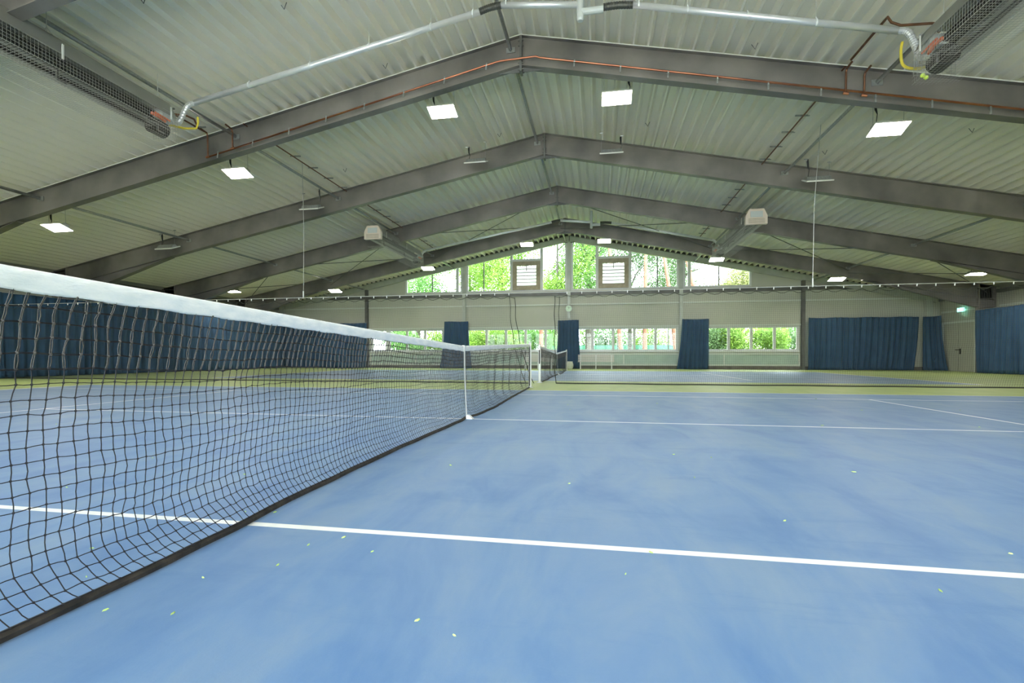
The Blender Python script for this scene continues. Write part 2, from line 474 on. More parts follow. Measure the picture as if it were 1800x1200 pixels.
for yw in (WY, NY):
    upper_window(*UP[0], [-8.70], [-7.06], None, yw, n)
    upper_window(*UP[1], [-5.36], [-3.61, -1.76], (-3.53, -1.84), yw, n + 1)
    upper_window(*UP[2], [5.02], [1.56, 3.47], (1.64, 3.39), yw, n + 2)
    upper_window(*UP[3], [8.42], [6.80], None, yw, n + 3)
    for i in range(4):
        if yw > 0: lower_window(*LO[i], n + 4 + i, yw)
        else: lower_window(*LO[i], n + 4 + i, yw, 0.35, 3.70)  # unseen windows, enlarged so more daylight reaches roof and beams
    n += 8
# louvred ventilators
def louvre(x0, x1, label):
    root = empty('ventilation_louvre', ((x0 + x1) / 2, WY, UZ + 0.11), label, 'louvre', 'louvred ventilators in the upper windows')
    w = (x1 - x0) / 2; H = 1.74
    m = MB()
    m.box(-w, w, -0.03, 0.10, 0, 0.24); m.box(-w, w, -0.03, 0.10, H - 0.26, H)
    m.box(-w, -w + 0.24, -0.03, 0.10, 0.24, H - 0.26); m.box(w - 0.24, w, -0.03, 0.10, 0.24, H - 0.26)
    m.build('frame', M['brownf'], root)
    k = 6; hh = (H - 0.52) / k
    for i in range(k):
        z = 0.25 + i * hh
        s = MB(); s.bar((-w + .24, 0.06, z + hh / 2), (w - .24, 0.06, z + hh / 2), 0.015, hh * 0.90); s.bar((-w + .24, 0.05, z + 0.01), (w - .24, 0.05, z + 0.01), 0.03, 0.035, mi=1); s.build('slat', [M['louvre'], M['dcol']], root)
    m = MB(); m.bar((0, 0.02, H - 0.26), (0, 0.02, H - 0.58), 0.03, 0.03); m.bar((-0.12, 0.02, H - 0.25), (0.12, 0.02, H - 0.25), 0.03, 0.05)
    m.build('motor_rod', M['dark'], root)
    m = MB(); m.bar((-w + .24, 0.03, 0.25 + 4 * hh), (w - .24, 0.03, 0.25 + 4 * hh), 0.03, 0.035); m.build('linkage_bar', M['dcol'], root)
louvre(-3.53, -1.84, 'square louvred ventilator with white slats left of the middle gable post')
louvre(1.64, 3.39, 'square louvred ventilator with white slats right of the middle gable post')

# ---- gable columns
names = ['dark grey steel post on the far wall, leftmost, at the end of the lower windows',
         'pale steel post on the far wall behind the left blue curtain bundle',
         'pale steel post under the ridge carrying the round clock',
         'pale steel post on the far wall beside the right blue curtain bundle',
         'dark grey steel post at the left edge of the wide blue curtain']
for i, x in enumerate(GC):
    root = empty('gable_post', (x, WY - 0.09, 0), names[i], 'post', 'steel posts of the far gable wall')
    m = MB(); h = roof(x) - 0.33
    m.box(-0.09, 0.09, -0.09, -0.075, 0, h); m.box(-0.09, 0.09, 0.07, 0.085, 0, h); m.box(-0.008, 0.008, -0.075, 0.07, 0, h)
    m.build('profile', M['column'] if i in (1, 2, 3) else M['dcol'], root)
    m = MB(); m.box(-0.13, 0.13, -0.12, 0.09, 0.0, 0.02); m.build('base_plate', M['galv'], root)

# ---- door and exit sign on the right wall
DX = WX
d = empty('door_1', (DX, 23.76, 0), kind='structure')
m = MB(); m.box(-0.085, -0.012, -1.14, 1.14, 0.01, 2.42); leaf = m.build('door_leaf', M['wall'], d)
m = MB(); m.box(-0.12, -0.002, -1.26, -1.15, 0, 2.52); m.box(-0.12, -0.002, 1.15, 1.30, 0, 2.52); m.box(-0.12, -0.002, -1.15, 1.15, 2.43, 2.52); m.build('door_frame', M['rail'], d)
m = MB(); m.tube([(-0.085, -0.14, 1.08), (-0.15, -0.14, 1.08), (-0.15, 0.12, 1.08)], 0.022, 8); m.box(-0.10, -0.085, -0.18, -0.09, 0.86, 1.14)
m.build('door_handle', M['rubber'], leaf)
m = MB(); m.box(-0.089, -0.085, -0.006, 0.006, 0.03, 2.40); m.build('leaf_joint', M['dcol'], leaf)
e = empty('exit_sign', (DX - 0.16, 23.5, 3.07), 'glowing green and white exit sign on the right wall above the door', 'sign')
m = MB(); m.box(-0.03, 0.03, -0.30, 0.30, -0.13, 0.13); m.build('panel', M['exit'], e)
m = MB()
X = -0.034
def sgn(poly): m.add([(X, -p[0], p[1]) for p in poly], [tuple(range(len(poly)))[::-1]])
sgn([(0.05, -0.10), (0.20, -0.10), (0.20, 0.10), (0.05, 0.10)])
m.build('doorway_symbol', M['exitw'], e); m = MB()
sgn([(-0.24, 0.0), (-0.16, 0.07), (-0.16, 0.025), (-0.08, 0.025), (-0.08, -0.025), (-0.16, -0.025), (-0.16, -0.07)])  # arrow
m.build('arrow_symbol', M['exitw'], e)
m = MB(); X = -0.038                                                                # running figure
for a, b in (((0.10, 0.02), (0.13, -0.03)), ((0.13, -0.03), (0.10, -0.09)), ((0.12, -0.02), (0.17, -0.05)), ((0.17, -0.05), (0.19, -0.09)), ((0.10, 0.03), (0.06, 0.0)), ((0.10, 0.03), (0.15, 0.0))):
    m.bar((X, -a[0], a[1]), (X, -b[0], b[1]), 0.018, 0.004, up=(1, 0, 0))
m.ball((X, -0.09, 0.065), 0.018, 8, 4)
m.build('running_figure', M['exit'], e)
m = MB(); m.box(0.03, 0.155, -0.02, 0.02, 0.10, 0.125); m.build('bracket', M['dcol'], e)
e.scale = (1, 0.74, 0.74)

# ================================================================== STEEL PORTAL FRAMES
def portal(y, label, group='steel portal frames of the hall', gable=False):
    root = empty('portal_frame', (RX, y, 0), label, 'steel frame', group)
    dep = 0.68 if not gable else 0.34
    fw = 0.11 if not gable else 0.08
    cin, cout = 18.75, 19.42
    for s, sl, nm in ((-1, SL, 'left'), (1, SR, 'right')):
        X = lambda x: s * x
        zt = lambda x: RZ - sl * x           # x = distance from ridge
        # rafter: web + flanges
        e = cout - abs(RX)
        m = MB()
        m.prism([(X(0), zt(0)), (X(e), zt(e)), (X(e), zt(e) - dep), (X(0), zt(0) - dep)], 'y', -0.006, 0.006)
        for top in (1, 0):
            o = 0 if top else -dep + 0.018
            m.prism([(X(0), zt(0) + o), (X(e), zt(e) + o), (X(e), zt(e) + o - 0.018), (X(0), zt(0) + o - 0.018)], 'y', -fw, fw)
        m.build('rafter', M['beam'] if not gable else M['column'], root)
        if y in (0.15, 5.45):  # pale strip paints the light caught on the flange's front edge
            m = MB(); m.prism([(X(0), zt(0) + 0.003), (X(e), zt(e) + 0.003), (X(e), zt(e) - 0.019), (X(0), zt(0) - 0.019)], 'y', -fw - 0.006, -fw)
            m.build('lit_flange_edge', M['lampw'], root)
        if not gable:
            # haunch
            h0, h1 = 14.0, cin
            zb = 2.98
            m = MB()
            m.prism([(X(h0), zt(h0) - dep), (X(h1), zt(h1) - dep), (X(h1), zb + 0.018)], 'y', -0.006, 0.006)
            m.prism([(X(h0), zt(h0) - dep), (X(h1), zb + 0.018), (X(h1), zb), (X(h0), zt(h0) - dep - 0.018)], 'y', -fw, fw)
            m.build('haunch', M['beam'], root)
            # column
            m = MB(); zc = zt(cout) - 0.02
            m.prism([(X(cin), 0), (X(cout), 0), (X(cout), zt(cout)), (X(cin), zt(cin))], 'y', -0.006, 0.006)
            for x0 in (cin - 0.0, cout - 0.02):
                m.prism([(X(x0), 0), (X(x0 + 0.02), 0), (X(x0 + 0.02), zt(x0) - .02), (X(x0), zt(x0) - .02)], 'y', -fw, fw)
            for z in (3.0, zt(cin) - dep, zt(cout) - 0.05):
                m.box(*sorted((X(cin + 0.02), X(cout - 0.02))), -fw, fw, z - 0.008, z + 0.008)
            m.box(*sorted((X(cin - 0.03), X(cin))), -fw - 0.01, fw + 0.01, 2.9, zt(cin) - 0.02)
            for zz in (3.08, 3.25, 3.45, 3.75, 3.95):
                for yy in (-0.07, 0.07): m.tube([(X(cin - 0.075), yy, zz), (X(cin - 0.03), yy, zz)], 0.018, 6)
            m.build('column', M['beam'], root)
        else:
            m = MB(); m.box(*sorted((X(18.85), X(19.15))), -0.12, 0.08, 0, zt(19.1) - 0.02); m.build('column', M['column'], root)
    # ridge plates and bolts
    m = MB()
    if not gable:
        m.box(-0.025, 0.025, -fw - 0.005, fw + 0.005, RZ - dep - 0.14, RZ - 0.002)
        m.prism([(-0.55, RZ - dep - 0.11), (0, RZ - dep - 0.12), (0.55, RZ - dep - 0.11), (0, RZ - dep)], 'y', -0.006, 0.006)
        for z in (0.12, 0.24, 0.50, 0.62, 0.76):
            for s in (-1, 1):
                for yy in (-0.075, 0.075): m.tube([(s * 0.025, yy, RZ - z), (s * 0.06, yy, RZ - z)], 0.017, 6)
    else:
        m.box(-0.02, 0.02, -fw, fw, RZ - 0.40, RZ - 0.002)
        m.box(-0.30, 0.30, -0.02, 0.0, RZ - 0.42, RZ - 0.34)
    m.build('ridge_plate', M['dcol'], root)
    return root
labels = {-9.6: 'dark steel portal frame behind the viewpoint against the near gable wall',
          -5.15: 'dark steel portal frame just above and behind the viewpoint',
          0.15: 'dark steel portal frame crossing the upper left corner of the picture',
          5.45: 'nearest full steel portal frame, with an orange copper pipe along it',
          10.7: 'second steel portal frame in the picture, behind the row of unlit-looking lamps',
          16.0: 'third steel portal frame in the picture, crossed by the beige heater boxes',
          21.25: 'fourth and darkest steel portal frame, just before the gable windows'}
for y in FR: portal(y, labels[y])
portal(WY - 0.10, 'slender steel frame on top of the far gable wall over the windows', gable=True)
portal(NY + 0.12, 'slender steel frame on top of the near gable wall behind the viewpoint', gable=True)

# ---- struts between the frames
sx = [(-13.35, 'outer left'), (-7.32, 'inner left'), (-0.32, 'ridge'), (7.1, 'inner right'), (13.3, 'outer right')]
bays = list(zip(FR[1:] + [WY - 0.1], FR[2:] + [WY - 0.1]))[:6]
bayn = ['bay behind the viewpoint', 'bay above the viewpoint', 'bay between first and second frames', 'bay between second and third frames', 'bay before the darkest frame', 'last bay before the gable windows']
for (ya, yb), bn in zip(bays, bayn):
    for x, nm in sx:
        root = empty('roof_strut', (x, (ya + yb) / 2, roof(x) - 0.23), 'tube strut, %s line, %s' % (nm, bn), 'strut', 'steel tube struts between the frames')
        h = (yb - ya) / 2 - 0.02
        m = MB(); m.tube([(0, -h + 0.03, 0), (0, h - 0.03, 0)], 0.038, 10); m.build('tube', M['galv'], root, smooth=True)
        for s in (-1, 1):
            m = MB(); m.box(-0.10, 0.10, min(s * h, s * (h - 0.012)), max(s * h, s * (h - 0.012)), -0.07, 0.05)
            m.box(-0.005, 0.005, min(s * h, s * (h - 0.12)), max(s * h, s * (h - 0.12)), -0.05, 0.05)
            m.build('end_plate', M['galv'], root)
# ---- cross bracing in the bay before the darkest frame
br = [(-19.0, -13.35, 'far left'), (-13.35, -7.32, 'mid left'), (-7.32, -0.3, 'inner left'), (-0.3, 7.1, 'inner right'), (7.1, 13.3, 'mid right'), (13.3, 19.0, 'far right')]
for a, b, nm in br:
    for k, (xa, xb) in enumerate(((a, b), (b, a))):
        root = empty('bracing_rod', ((a + b) / 2, 18.6, roof((a + b) / 2) - 0.3), 'thin diagonal bracing rod, %s roof field, running away to the %s' % (nm, 'right' if k == 0 else 'left'), 'rod', 'diagonal roof bracing rods')
        o = Vector(root.location); p = Vector((xa, 16.05, roof(xa) - 0.30)) - o; q = Vector((xb, 21.2, roof(xb) - 0.34 - 0.14 * k)) - o
        m = MB(); m.tube([p, q], 0.016, 6); m.build('rod', M['dcol'], root)
        d = (q - p).normalized()
        m = MB(); m.tube([p + d * 0.5, p + d * 0.75], 0.032, 6); m.build('turnbuckle', M['galv'], root)
# ================================================================== LUMINAIRES
def make_lamp():
    root = empty('hanging_lamp')
    m = MB(); w, l = 0.35, 0.22
    # shallow tray, front edge and back edge, wedge shaped driver housing on top
    m.box(-w, w, -l, l, 0.0, 0.035)
    m.build('housing', M['lampw'], root)
    m = MB(); m.prism([(-0.14, 0.035), (0.14, 0.035), (0.06, 0.12), (-0.06, 0.12)], 'x', -w + 0.04, w - 0.04); m.build('heat_sink', M['galv'], root)
    m = MB(); m.quad((-w + .012, -l + .012, -0.002), (-w + .012, l - .012, -0.002), (w - .012, l - .012, -0.002), (w - .012, -l + .012, -0.002)); m.build('diffuser', M['lamp'], root)
    return root
lampproto = None
LAMP_PARTS = []
def lamp(x, y, gap, tilt, label, group, cable_side=-1, lit=True):
    """tilt >0: face turned towards -Y (towards the viewpoint)"""
    global lampproto
    z = roof(x) - gap
    if lampproto is None:
        lampproto = make_lamp(); r = lampproto; LAMP_PARTS.extend(list(r.children))
    else:
        r = lampproto.copy(); col.objects.link(r)
        for ch in LAMP_PARTS:
            c_ = ch.copy(); col.objects.link(c_); c_.parent = r
    r.location = (x, y, z); r.rotation_euler = (-tilt, 0, 0)
    if not lit:
        for ch in r.children:
            if ch.name.startswith('diffuser'): ch.data = ch.data.copy(); ch.data.materials[0] = M['lampoff']
    tag(r, label, 'lamp', group)
    # hangers in world orientation (own pieces of the lamp)
    inv = Matrix.Rotation(tilt, 3, 'X')
    def L(p): return inv @ Vector(p)
    for sx_ in (-0.3, 0.3):
        m = MB()
        zr = roof(x + sx_) + 0.0 - z
        a = Matrix.Rotation(-tilt, 3, 'X') @ Vector((sx_, 0, 0.06))
        m.tube([L(a), L((sx_, 0, zr))], 0.004, 5)
        m.bar(L((sx_ - 0.05, 0, zr - 0.03)), L((sx_ + 0.05, 0, zr - 0.03)), 0.02, 0.02)
        m.build('hanger', M['galv'], r)
    m = MB(); sx_ = cable_side * 0.26
    zr = roof(x + sx_) - z
    m.tube([L((sx_ + .02, 0.02, zr - 0.02)), L((sx_ + .01, 0.02, zr - 0.08)), L((sx_ + .02, 0.02, zr - 0.22)), L((sx_ + 0.05, 0.02, zr - 0.32)), L((sx_ + .01, 0.0, 0.07))], [0.008, 0.028, 0.024, 0.009, 0.008], 8)
    m.build('power_cable', M['rubber'], r)
    return r
gA = 'lit panel lamps over the near court'
lamp(-14.15, 6.5, 0.58, 0.30, 'bright panel lamp hanging lowest at far left in the first row', gA)
lamp(-8.10, 6.5, 0.58, 0.30, 'bright panel lamp under the left roof slope, second from left in the first row', gA)
lamp(-2.25, 6.5, 0.58, 0.30, 'bright square panel lamp just left of the ridge below the nearest frame', gA)
lamp(2.06, 6.5, 0.62, 0.30, 'bright square panel lamp just right of the ridge below the nearest frame', gA, 1)
lamp(7.83, 6.5, 0.62, 0.30, 'bright panel lamp under the right roof slope with dangling black cable', gA)
lamp(13.9, 6.5, 0.6, 0.30, 'bright panel lamp outside the picture at the right end of the first row', gA)
gB = 'unlit panel lamps seen from behind along the second frame'
lamp(-13.63, 10.0, 0.60, -0.38, 'unlit panel lamp seen from behind, farthest left along the second frame', gB, lit=False)
lamp(-7.94, 10.0, 0.62, -0.38, 'unlit panel lamp seen from behind beside the left inner strut at the second frame', gB, 1, lit=False)
lamp(-2.20, 10.0, 0.60, -0.38, 'unlit panel lamp seen from behind just left of the ridge at the second frame', gB, lit=False)
lamp(2.02, 10.0, 0.60, -0.38, 'unlit panel lamp seen from behind just right of the ridge at the second frame', gB, 1, lit=False)
lamp(7.74, 10.0, 0.60, -0.38, 'unlit panel lamp seen from behind beside the right copper pipe at the second frame', gB, lit=False)
lamp(13.7, 10.0, 0.6, -0.38, 'unlit panel lamp seen from behind, farthest right and outside the picture', gB, lit=False)
gC = 'small lit lamps near the side walls'
lamp(-17.2, 18.0, 0.40, 0.1, 'flat bright lamp low under the left eaves near the side wall', gC)
lamp(16.65, 18.0, 0.42, 0.1, 'flat bright lamp low under the right eaves near the door', gC)
for x, y, nm in ((-17.2, -1.0, 'left'), (16.9, -1.0, 'right'), (-17.2, 5.0, 'left'), (16.9, 8.5, 'right')):  # unseen lamps added to lift the dark side areas
    lamp(x, y, 0.42, 0.1, 'added fill lamp under the %s eaves, outside the picture, at %s end' % (nm, 'near' if y < 0 else 'middle'), gC)
gD = 'lit panel lamps in front of the gable windows'
for x, lb in ((-13.8, 'leftmost bright panel lamp of the far row, over the far left curtain'), (-8.0, 'bright panel lamp of the far row in front of the leftmost upper window'), (-2.27, 'bright panel lamp of the far row above the left louvred ventilator'),
              (1.94, 'bright panel lamp of the far row above the right louvred ventilator'), (7.68, 'bright panel lamp of the far row in front of the rightmost upper window'), (13.34, 'rightmost bright panel lamp of the far row over the wide blue curtain')):
    lamp(x, 22.5, 0.58, 0.30, lb, gD)
gE = 'panel lamps behind the viewpoint'
for x, lb in ((-14.0, 'farthest left'), (-8.0, 'left'), (-2.2, 'left of ridge'), (2.0, 'right of ridge'), (7.8, 'right'), (13.6, 'farthest right')):
    lamp(x, -6.6, 0.6, -0.30, 'panel lamp %s in the row behind the viewpoint' % lb, gE)

# ================================================================== RADIANT HEATERS
def heater(x, y0, L, z, s, label):
    """s=+1: open guard side faces +x (left heaters), s=-1 mirrored; box end at y0, burner end at y0+L"""
    root = empty('radiant_heater', (x, y0, z), label, 'heater', 'long gas radiant heaters under the roof')
    X = lambda v: v * s
    m = MB()
    th = 0.012
    pts = [(X(-0.30), -0.05), (X(-0.16), 0.42), (X(0.14), 0.46), (X(0.31), 0.14)]
    inn = [(X(0.295), 0.14), (X(0.13), 0.445), (X(-0.15), 0.405), (X(-0.285), -0.05)]
    P = pts + inn
    for a, b, c, d_ in ((0, 1, 6, 7), (1, 2, 5, 6), (2, 3, 4, 5)):
        m.prism([P[a], P[b], P[c], P[d_]], 'y', 0, L)
    m.build('reflector_hood', M['hood'], root)
    m = MB()
    for xx in (-0.10, 0.06): m.tube([(X(xx), 0.1, 0.14), (X(xx), L - 0.2, 0.14)], 0.055, 10)
    m.box(*sorted((X(-0.255), X(-0.245))), 0.02, L - .02, 0.0, 0.26)
    m.build('radiant_tube', M['dark'], root)
    m = MB(); yy = 0.0; r = 0.0035
    gx = [(X(0.31), 0.15), (X(0.31), 0.0), (X(0.31), -0.12), (X(0.0), -0.15), (X(-0.30), -0.06)]
    step = 0.055
    k = int(L / step)
    for i in range(k + 1):
        y = i * L / k
        for p, q in zip(gx, gx[1:]): m.bar((p[0], y, p[1]), (q[0], y, q[1]), r, r)
    for i in range(6): m.bar((X(0.31), 0, 0.15 - i * 0.053), (X(0.31), L, 0.15 - i * 0.053), r, r)
    for i in range(8):
        t = i / 7; m.bar((X(lerp(0.31, -0.30, t)), 0, lerp(-0.12, -0.15, t / 0.5) if t < 0.5 else lerp(-0.15, -0.06, (t - .5) * 2)), (X(lerp(0.31, -0.30, t)), L, lerp(-0.12, -0.15, t / 0.5) if t < 0.5 else lerp(-0.15, -0.06, (t - .5) * 2)), r, r)
    # end guard
    for i in range(9): m.bar((X(-0.28), L + .02, 0.22 - i * 0.055), (X(0.31), L + .02, 0.22 - i * 0.055), r, r)
    for i in range(11): m.bar((X(0.31 - i * 0.058), L + .02, 0.25), (X(0.31 - i * 0.058), L + .02, -0.24), r, r)
    m.build('wire_guard', M['guard'], root)
    m = MB(); r2 = 0.0018
    for i in range(int(L / 0.055) + 1):
        y = i * 0.055; m.bar((X(0.32), y, -0.12), (X(0.32), y, -0.36), r2, r2); m.bar((X(0.32), y, -0.36), (X(-0.30), y, -0.38), r2, r2)
    for i in range(5): m.bar((X(0.32), 0, -0.13 - i * 0.056), (X(0.32), L + .05, -0.13 - i * 0.056), r2, r2)
    for i in range(12): m.bar((X(0.32 - i * 0.056), 0, -0.36 - i * .002), (X(0.32 - i * 0.056), L + .05, -0.36 - i * .002), r2, r2)
    m.build('lower_basket', M['guard'], root)
    for f in (0.10, 0.55, 0.93):
        m = MB(); y = L * f
        m.bar((X(-0.05), y, -0.02), (X(0.20), y, -0.10), 0.03, 0.03); m.bar((X(0.20), y, -0.10), (X(0.20), y, -0.24), 0.03, 0.03); m.bar((X(0.20), y, -0.24), (X(0.20), y + 0.16, -0.24), 0.02, 0.03)
        m.build('bracket', M['dcol'], root)
    for f in (0.10, 0.55, 0.97):
        m = MB(); y = L * f; zr = roof(x) - z
        m.tube([(X(0.0), y, 0.45), (X(0.0), y, zr)], 0.006, 5); m.tube([(X(0.14), y, 0.45), (X(0.0), y, 0.62)], 0.006, 5); m.tube([(X(-0.14), y, 0.42), (X(0.0), y, 0.62)], 0.006, 5)
        m.build('hanger', M['lampw'], root)
        m = MB(); m.bar((X(0.32), y, 0.06), (X(0.32), y, 0.30), 0.03, 0.015); m.build('guard_strap', M['lampw'], root)
    # end box with louvred face towards the viewpoint
    m = MB(); m.prism([(-0.36, -0.12), (0.36, -0.12), (0.36, 0.18), (0.24, 0.42), (-0.24, 0.42), (-0.36, 0.18)], 'y', -0.16, 0.0)
    bx = m.build('end_box', M['cream'], root)
    m = MB(); m.box(-0.20, 0.20, -0.175, -0.16, 0.12, 0.33); m.build('label_plate', M['greyp'], bx)
    m = MB()
    for i in range(4): m.box(-0.27, 0.27, -0.17, -0.16, -0.08 + i * 0.045, -0.065 + i * 0.045)
    m.build('grille', M['red' if False else 'brownf'], bx)
    # burner end
    m = MB(); m.tube([(X(0.02), L - 0.35, -0.10), (X(0.02), L - 0.02, -0.10)], 0.15, 18); br_ = m.build('fan_drum', M['dark'], root)
    m = MB(); m.tube([(X(0.02), L - 0.02, -0.10), (X(0.02), L - 0.005, -0.10)], [0.15, 0.135], 18); m.build('drum_rim', M['galv'], br_)
    m = MB(); m.box(*sorted((X(0.05), X(0.27))), L - 0.32, L - 0.05, 0.06, 0.22); bb = m.build('burner_box', M['greyp'], root)
    m = MB(); m.box(*sorted((X(0.12), X(0.20))), L - 0.18, L - 0.06, 0.22, 0.30); m.build('valve', M['red'], bb)
    m = MB(); m.tube([(X(0.24), L - 0.55, 0.02), (X(0.25), L - 0.40, 0.02), (X(0.22), L - 0.2, 0.0)], 0.03, 8); m.tube([(X(0.28), L - 0.5, 0.05), (X(0.28), L - 0.15, 0.03)], 0.018, 8); m.build('gas_valve_pipe', M['orange'], bb)
    # exhaust elbow (flexible duct)
    return root
hz = 5.55
heater(-7.22, -2.1, 5.2, 5.53, 1, 'long grey radiant heater with wire guard at upper left, near the frame corner')
heater(6.85, -2.1, 5.2, 5.44, -1, 'long grey radiant heater with wire guard at upper right corner')
heater(-7.35, 13.7, 5.2, 5.63, 1, 'long grey radiant heater with beige end box, left of the ridge in the distance')
heater(7.12, 13.7, 5.6, 5.55, -1, 'long grey radiant heater with beige end box, right of the ridge in the distance')

def ribbed(pts, r):
    out = []; rs = []
    for (p, q) in zip(pts, pts[1:]):
        p = Vector(p); q = Vector(q); k = max(2, int((q - p).length / 0.018))
        for i in range(k): out.append(p.lerp(q, i / k)); rs.append(r * (1.06 if i % 2 else 0.94))
    out.append(Vector(pts[-1])); rs.append(r)
    return out, rs
def curve_pts(ps, n=8):
    # Catmull-Rom
    ps = [Vector(p) for p in ps]; out = []
    for i in range(len(ps) - 1):
        p0 = ps[max(i - 1, 0)]; p1 = ps[i]; p2 = ps[i + 1]; p3 = ps[min(i + 2, len(ps) - 1)]
        for k in range(n):
            t = k / n
            out.append(0.5 * ((2 * p1) + (-p0 + p2) * t + (2 * p0 - 5 * p1 + 4 * p2 - p3) * t * t + (-p0 + 3 * p1 - 3 * p2 + p3) * t ** 3))
    out.append(ps[-1]); return out
def exhaust(y, zl, hx0, hx1, hl, label):
    root = empty('exhaust_duct', (0, y, 0), label, 'duct', 'aluminium exhaust ducts crossing under the roof')
    zT = zl[2]
    r = 0.058
    def Z(x): return interp(zl[3], x)
    m = MB(); m.tube([(hx0 + 0.28, 0, Z(hx0 + 0.28)), (-0.62, 0, Z(-0.62))], r, 12); pl = m.build('left_pipe', M['alu'], root, smooth=True)
    m = MB(); m.tube([(-0.20, 0, Z(-0.20)), (1.25, 0, zT + 0.12)], r, 12); m.build('ridge_pipe', M['alu'], root, smooth=True)
    m = MB(); m.tube([(2.25, 0, Z(2.25)), (hx1 - 0.2, 0, Z(hx1 - 0.2))], r, 12); pr = m.build('right_pipe', M['alu'], root, smooth=True)
    for a, b in ((-0.62, -0.20), (1.72, 2.25)):
        m = MB(); p, rs = ribbed(curve_pts([(a, 0, Z(a)), ((a + b) / 2, 0, Z((a + b) / 2) + 0.015), (b, 0, Z(b))], 6), r * 1.08); m.tube(p, rs, 12); m.build('flexible_joint', M['flex'], root)
    m = MB(); m.tube([(1.30, 0, zT - 0.16), (1.30, 0, zT + 0.50)], r * 1.15, 14); m.tube([(1.30, 0, zT - 0.02), (1.72, 0, zT - 0.02)], r * 1.1, 12); m.tube([(1.30, 0, zT + 0.5), (1.30, 0, roof(1.3) + .1)], r, 12)
    m.tube([(1.30, 0, zT - 0.19), (1.30, 0, zT - 0.155)], [r * 0.9, r * 1.25], 14)
    m.build('tee_piece', M['greyp'], root, smooth=False)
    for k, x in enumerate([-5.6, -4.2, -2.9, -1.6, -0.75, -0.1, 0.8, 2.35, 3.2, 4.2, 5.3]):
        m = MB(); m.tube([(x - 0.012, 0, Z(x) if x < 1.2 or x > 2 else zT), (x + 0.012, 0, Z(x))], r * 1.12, 12); m.bar((x, 0, Z(x) + r), (x, 0, Z(x) + r + 0.03), 0.02, 0.02)
        m.tube([(x, 0, Z(x) + r), (x, 0, roof(x) + 0.02)], 0.003, 4)
        m.build('clamp', M['white'], root)
    for s, hx in ((1, hx0), (-1, hx1)):
        m = MB()
        p, rs = ribbed(curve_pts([(hx + s * 0.30, 0, Z(hx + s * 0.30)), (hx + s * 0.16, -0.06, Z(hx + s * .3) - 0.10), (hx + s * 0.05, -0.15, hl[0 if s > 0 else 1] + 0.26), (hx + s * 0.02, -0.30, hl[0 if s > 0 else 1] + 0.16), (hx, -0.48, hl[0 if s > 0 else 1] + 0.14)], 6), 0.055)
        m.tube(p, rs, 10); m.build('flexible_elbow', M['alu'], root)
exhaust(3.6, (0, 0, 7.19, [(-7.5, 6.10), (-6.9, 6.24), (-0.25, 7.48), (1.2, 7.56), (1.6, 7.21), (2.3, 7.18), (7.2, 6.07)]), -7.22, 6.85, (5.53, 5.44), 'shiny aluminium exhaust duct crossing the top of the picture with black flexible joints')
exhaust(19.4, (0, 0, 7.13, [(-7.5, 6.10), (-6.9, 6.24), (-0.25, 7.40), (1.2, 7.50), (1.6, 7.20), (2.3, 7.16), (7.2, 6.07)]), -7.35, 7.12, (5.63, 5.55), 'distant aluminium exhaust duct running along the top of the darkest frame')
# yellow gas hoses
hr = tag(MB().tube(curve_pts([(6.62, 3.6, 6.02), (6.60, 3.6, 5.85), (6.63, 3.58, 5.62), (6.74, 3.4, 5.46), (6.88, 3.2, 5.42), (6.93, 3.05, 5.50)], 6), 0.022, 8).build('gas_hose', M['yellow'], smooth=True), 'yellow looped gas hose at the end of the upper right heater', 'hose', 'yellow gas hoses')
hl_ = tag(MB().tube([(-6.98, 3.75, 6.0), (-6.97, 3.75, 5.86), (-6.99, 3.72, 5.74), (-7.1, 3.5, 5.66), (-7.2, 3.22, 5.62)], 0.022, 8).build('gas_hose', M['yellow'], smooth=False), 'yellow angled gas hose at the end of the upper left heater', 'hose', 'yellow gas hoses')

# ================================================================== COPPER GAS PIPES
cp = empty('copper_pipe', (0, 5.27, 0), 'orange copper gas pipe running along the nearest steel frame with two risers each side', 'pipe')
tabz = [(-8.0, 5.77), (-7.42, 5.91), (-0.55, 7.38), (0.30, 7.40), (0.36, 7.36), (6.9, 5.91), (15.0, 4.25)]
def zc(x): return interp(tabz, x)
m = MB(); xs_ = [-8.0, -0.62, -0.52, 0.27, 0.36, 15.0]
m.tube([(x, 0, zc(x)) for x in xs_], 0.021, 10)
m.build('main_pipe', M['copper'], cp, smooth=True)
for x, yt, zt_ in ((-8.0, -0.2, 6.36), (-7.30, -0.2, 6.40), (6.47, -0.15, 6.47), (6.80, -0.15, 6.36)):
    m = MB(); m.tube([(x, 0, zc(x)), (x, -0.01, zt_ - 0.05), (x, -0.04, zt_), (x, -0.25, zt_ + 0.02)], 0.021, 8); m.build('riser', M['copperd'], cp)
    m = MB(); m.tube([(x - 0.05, 0, zc(x - .05)), (x + 0.05, 0, zc(x + .05))], 0.028, 10); m.build('tee_fitting', M['copper'], cp)
x = -7.7
while x < 14.5:
    if abs(x) > 0.7:
        m = MB(); m.bar((x, -0.01, zc(x) + 0.04), (x - 0.01, -0.03, zc(x) - 0.12), 0.012, 0.03); m.tube([(x - 0.012, 0, zc(x)), (x + 0.012, 0, zc(x))], 0.028, 8); m.build('pipe_clip', M['galv'], cp)
    x += 0.98
m = None
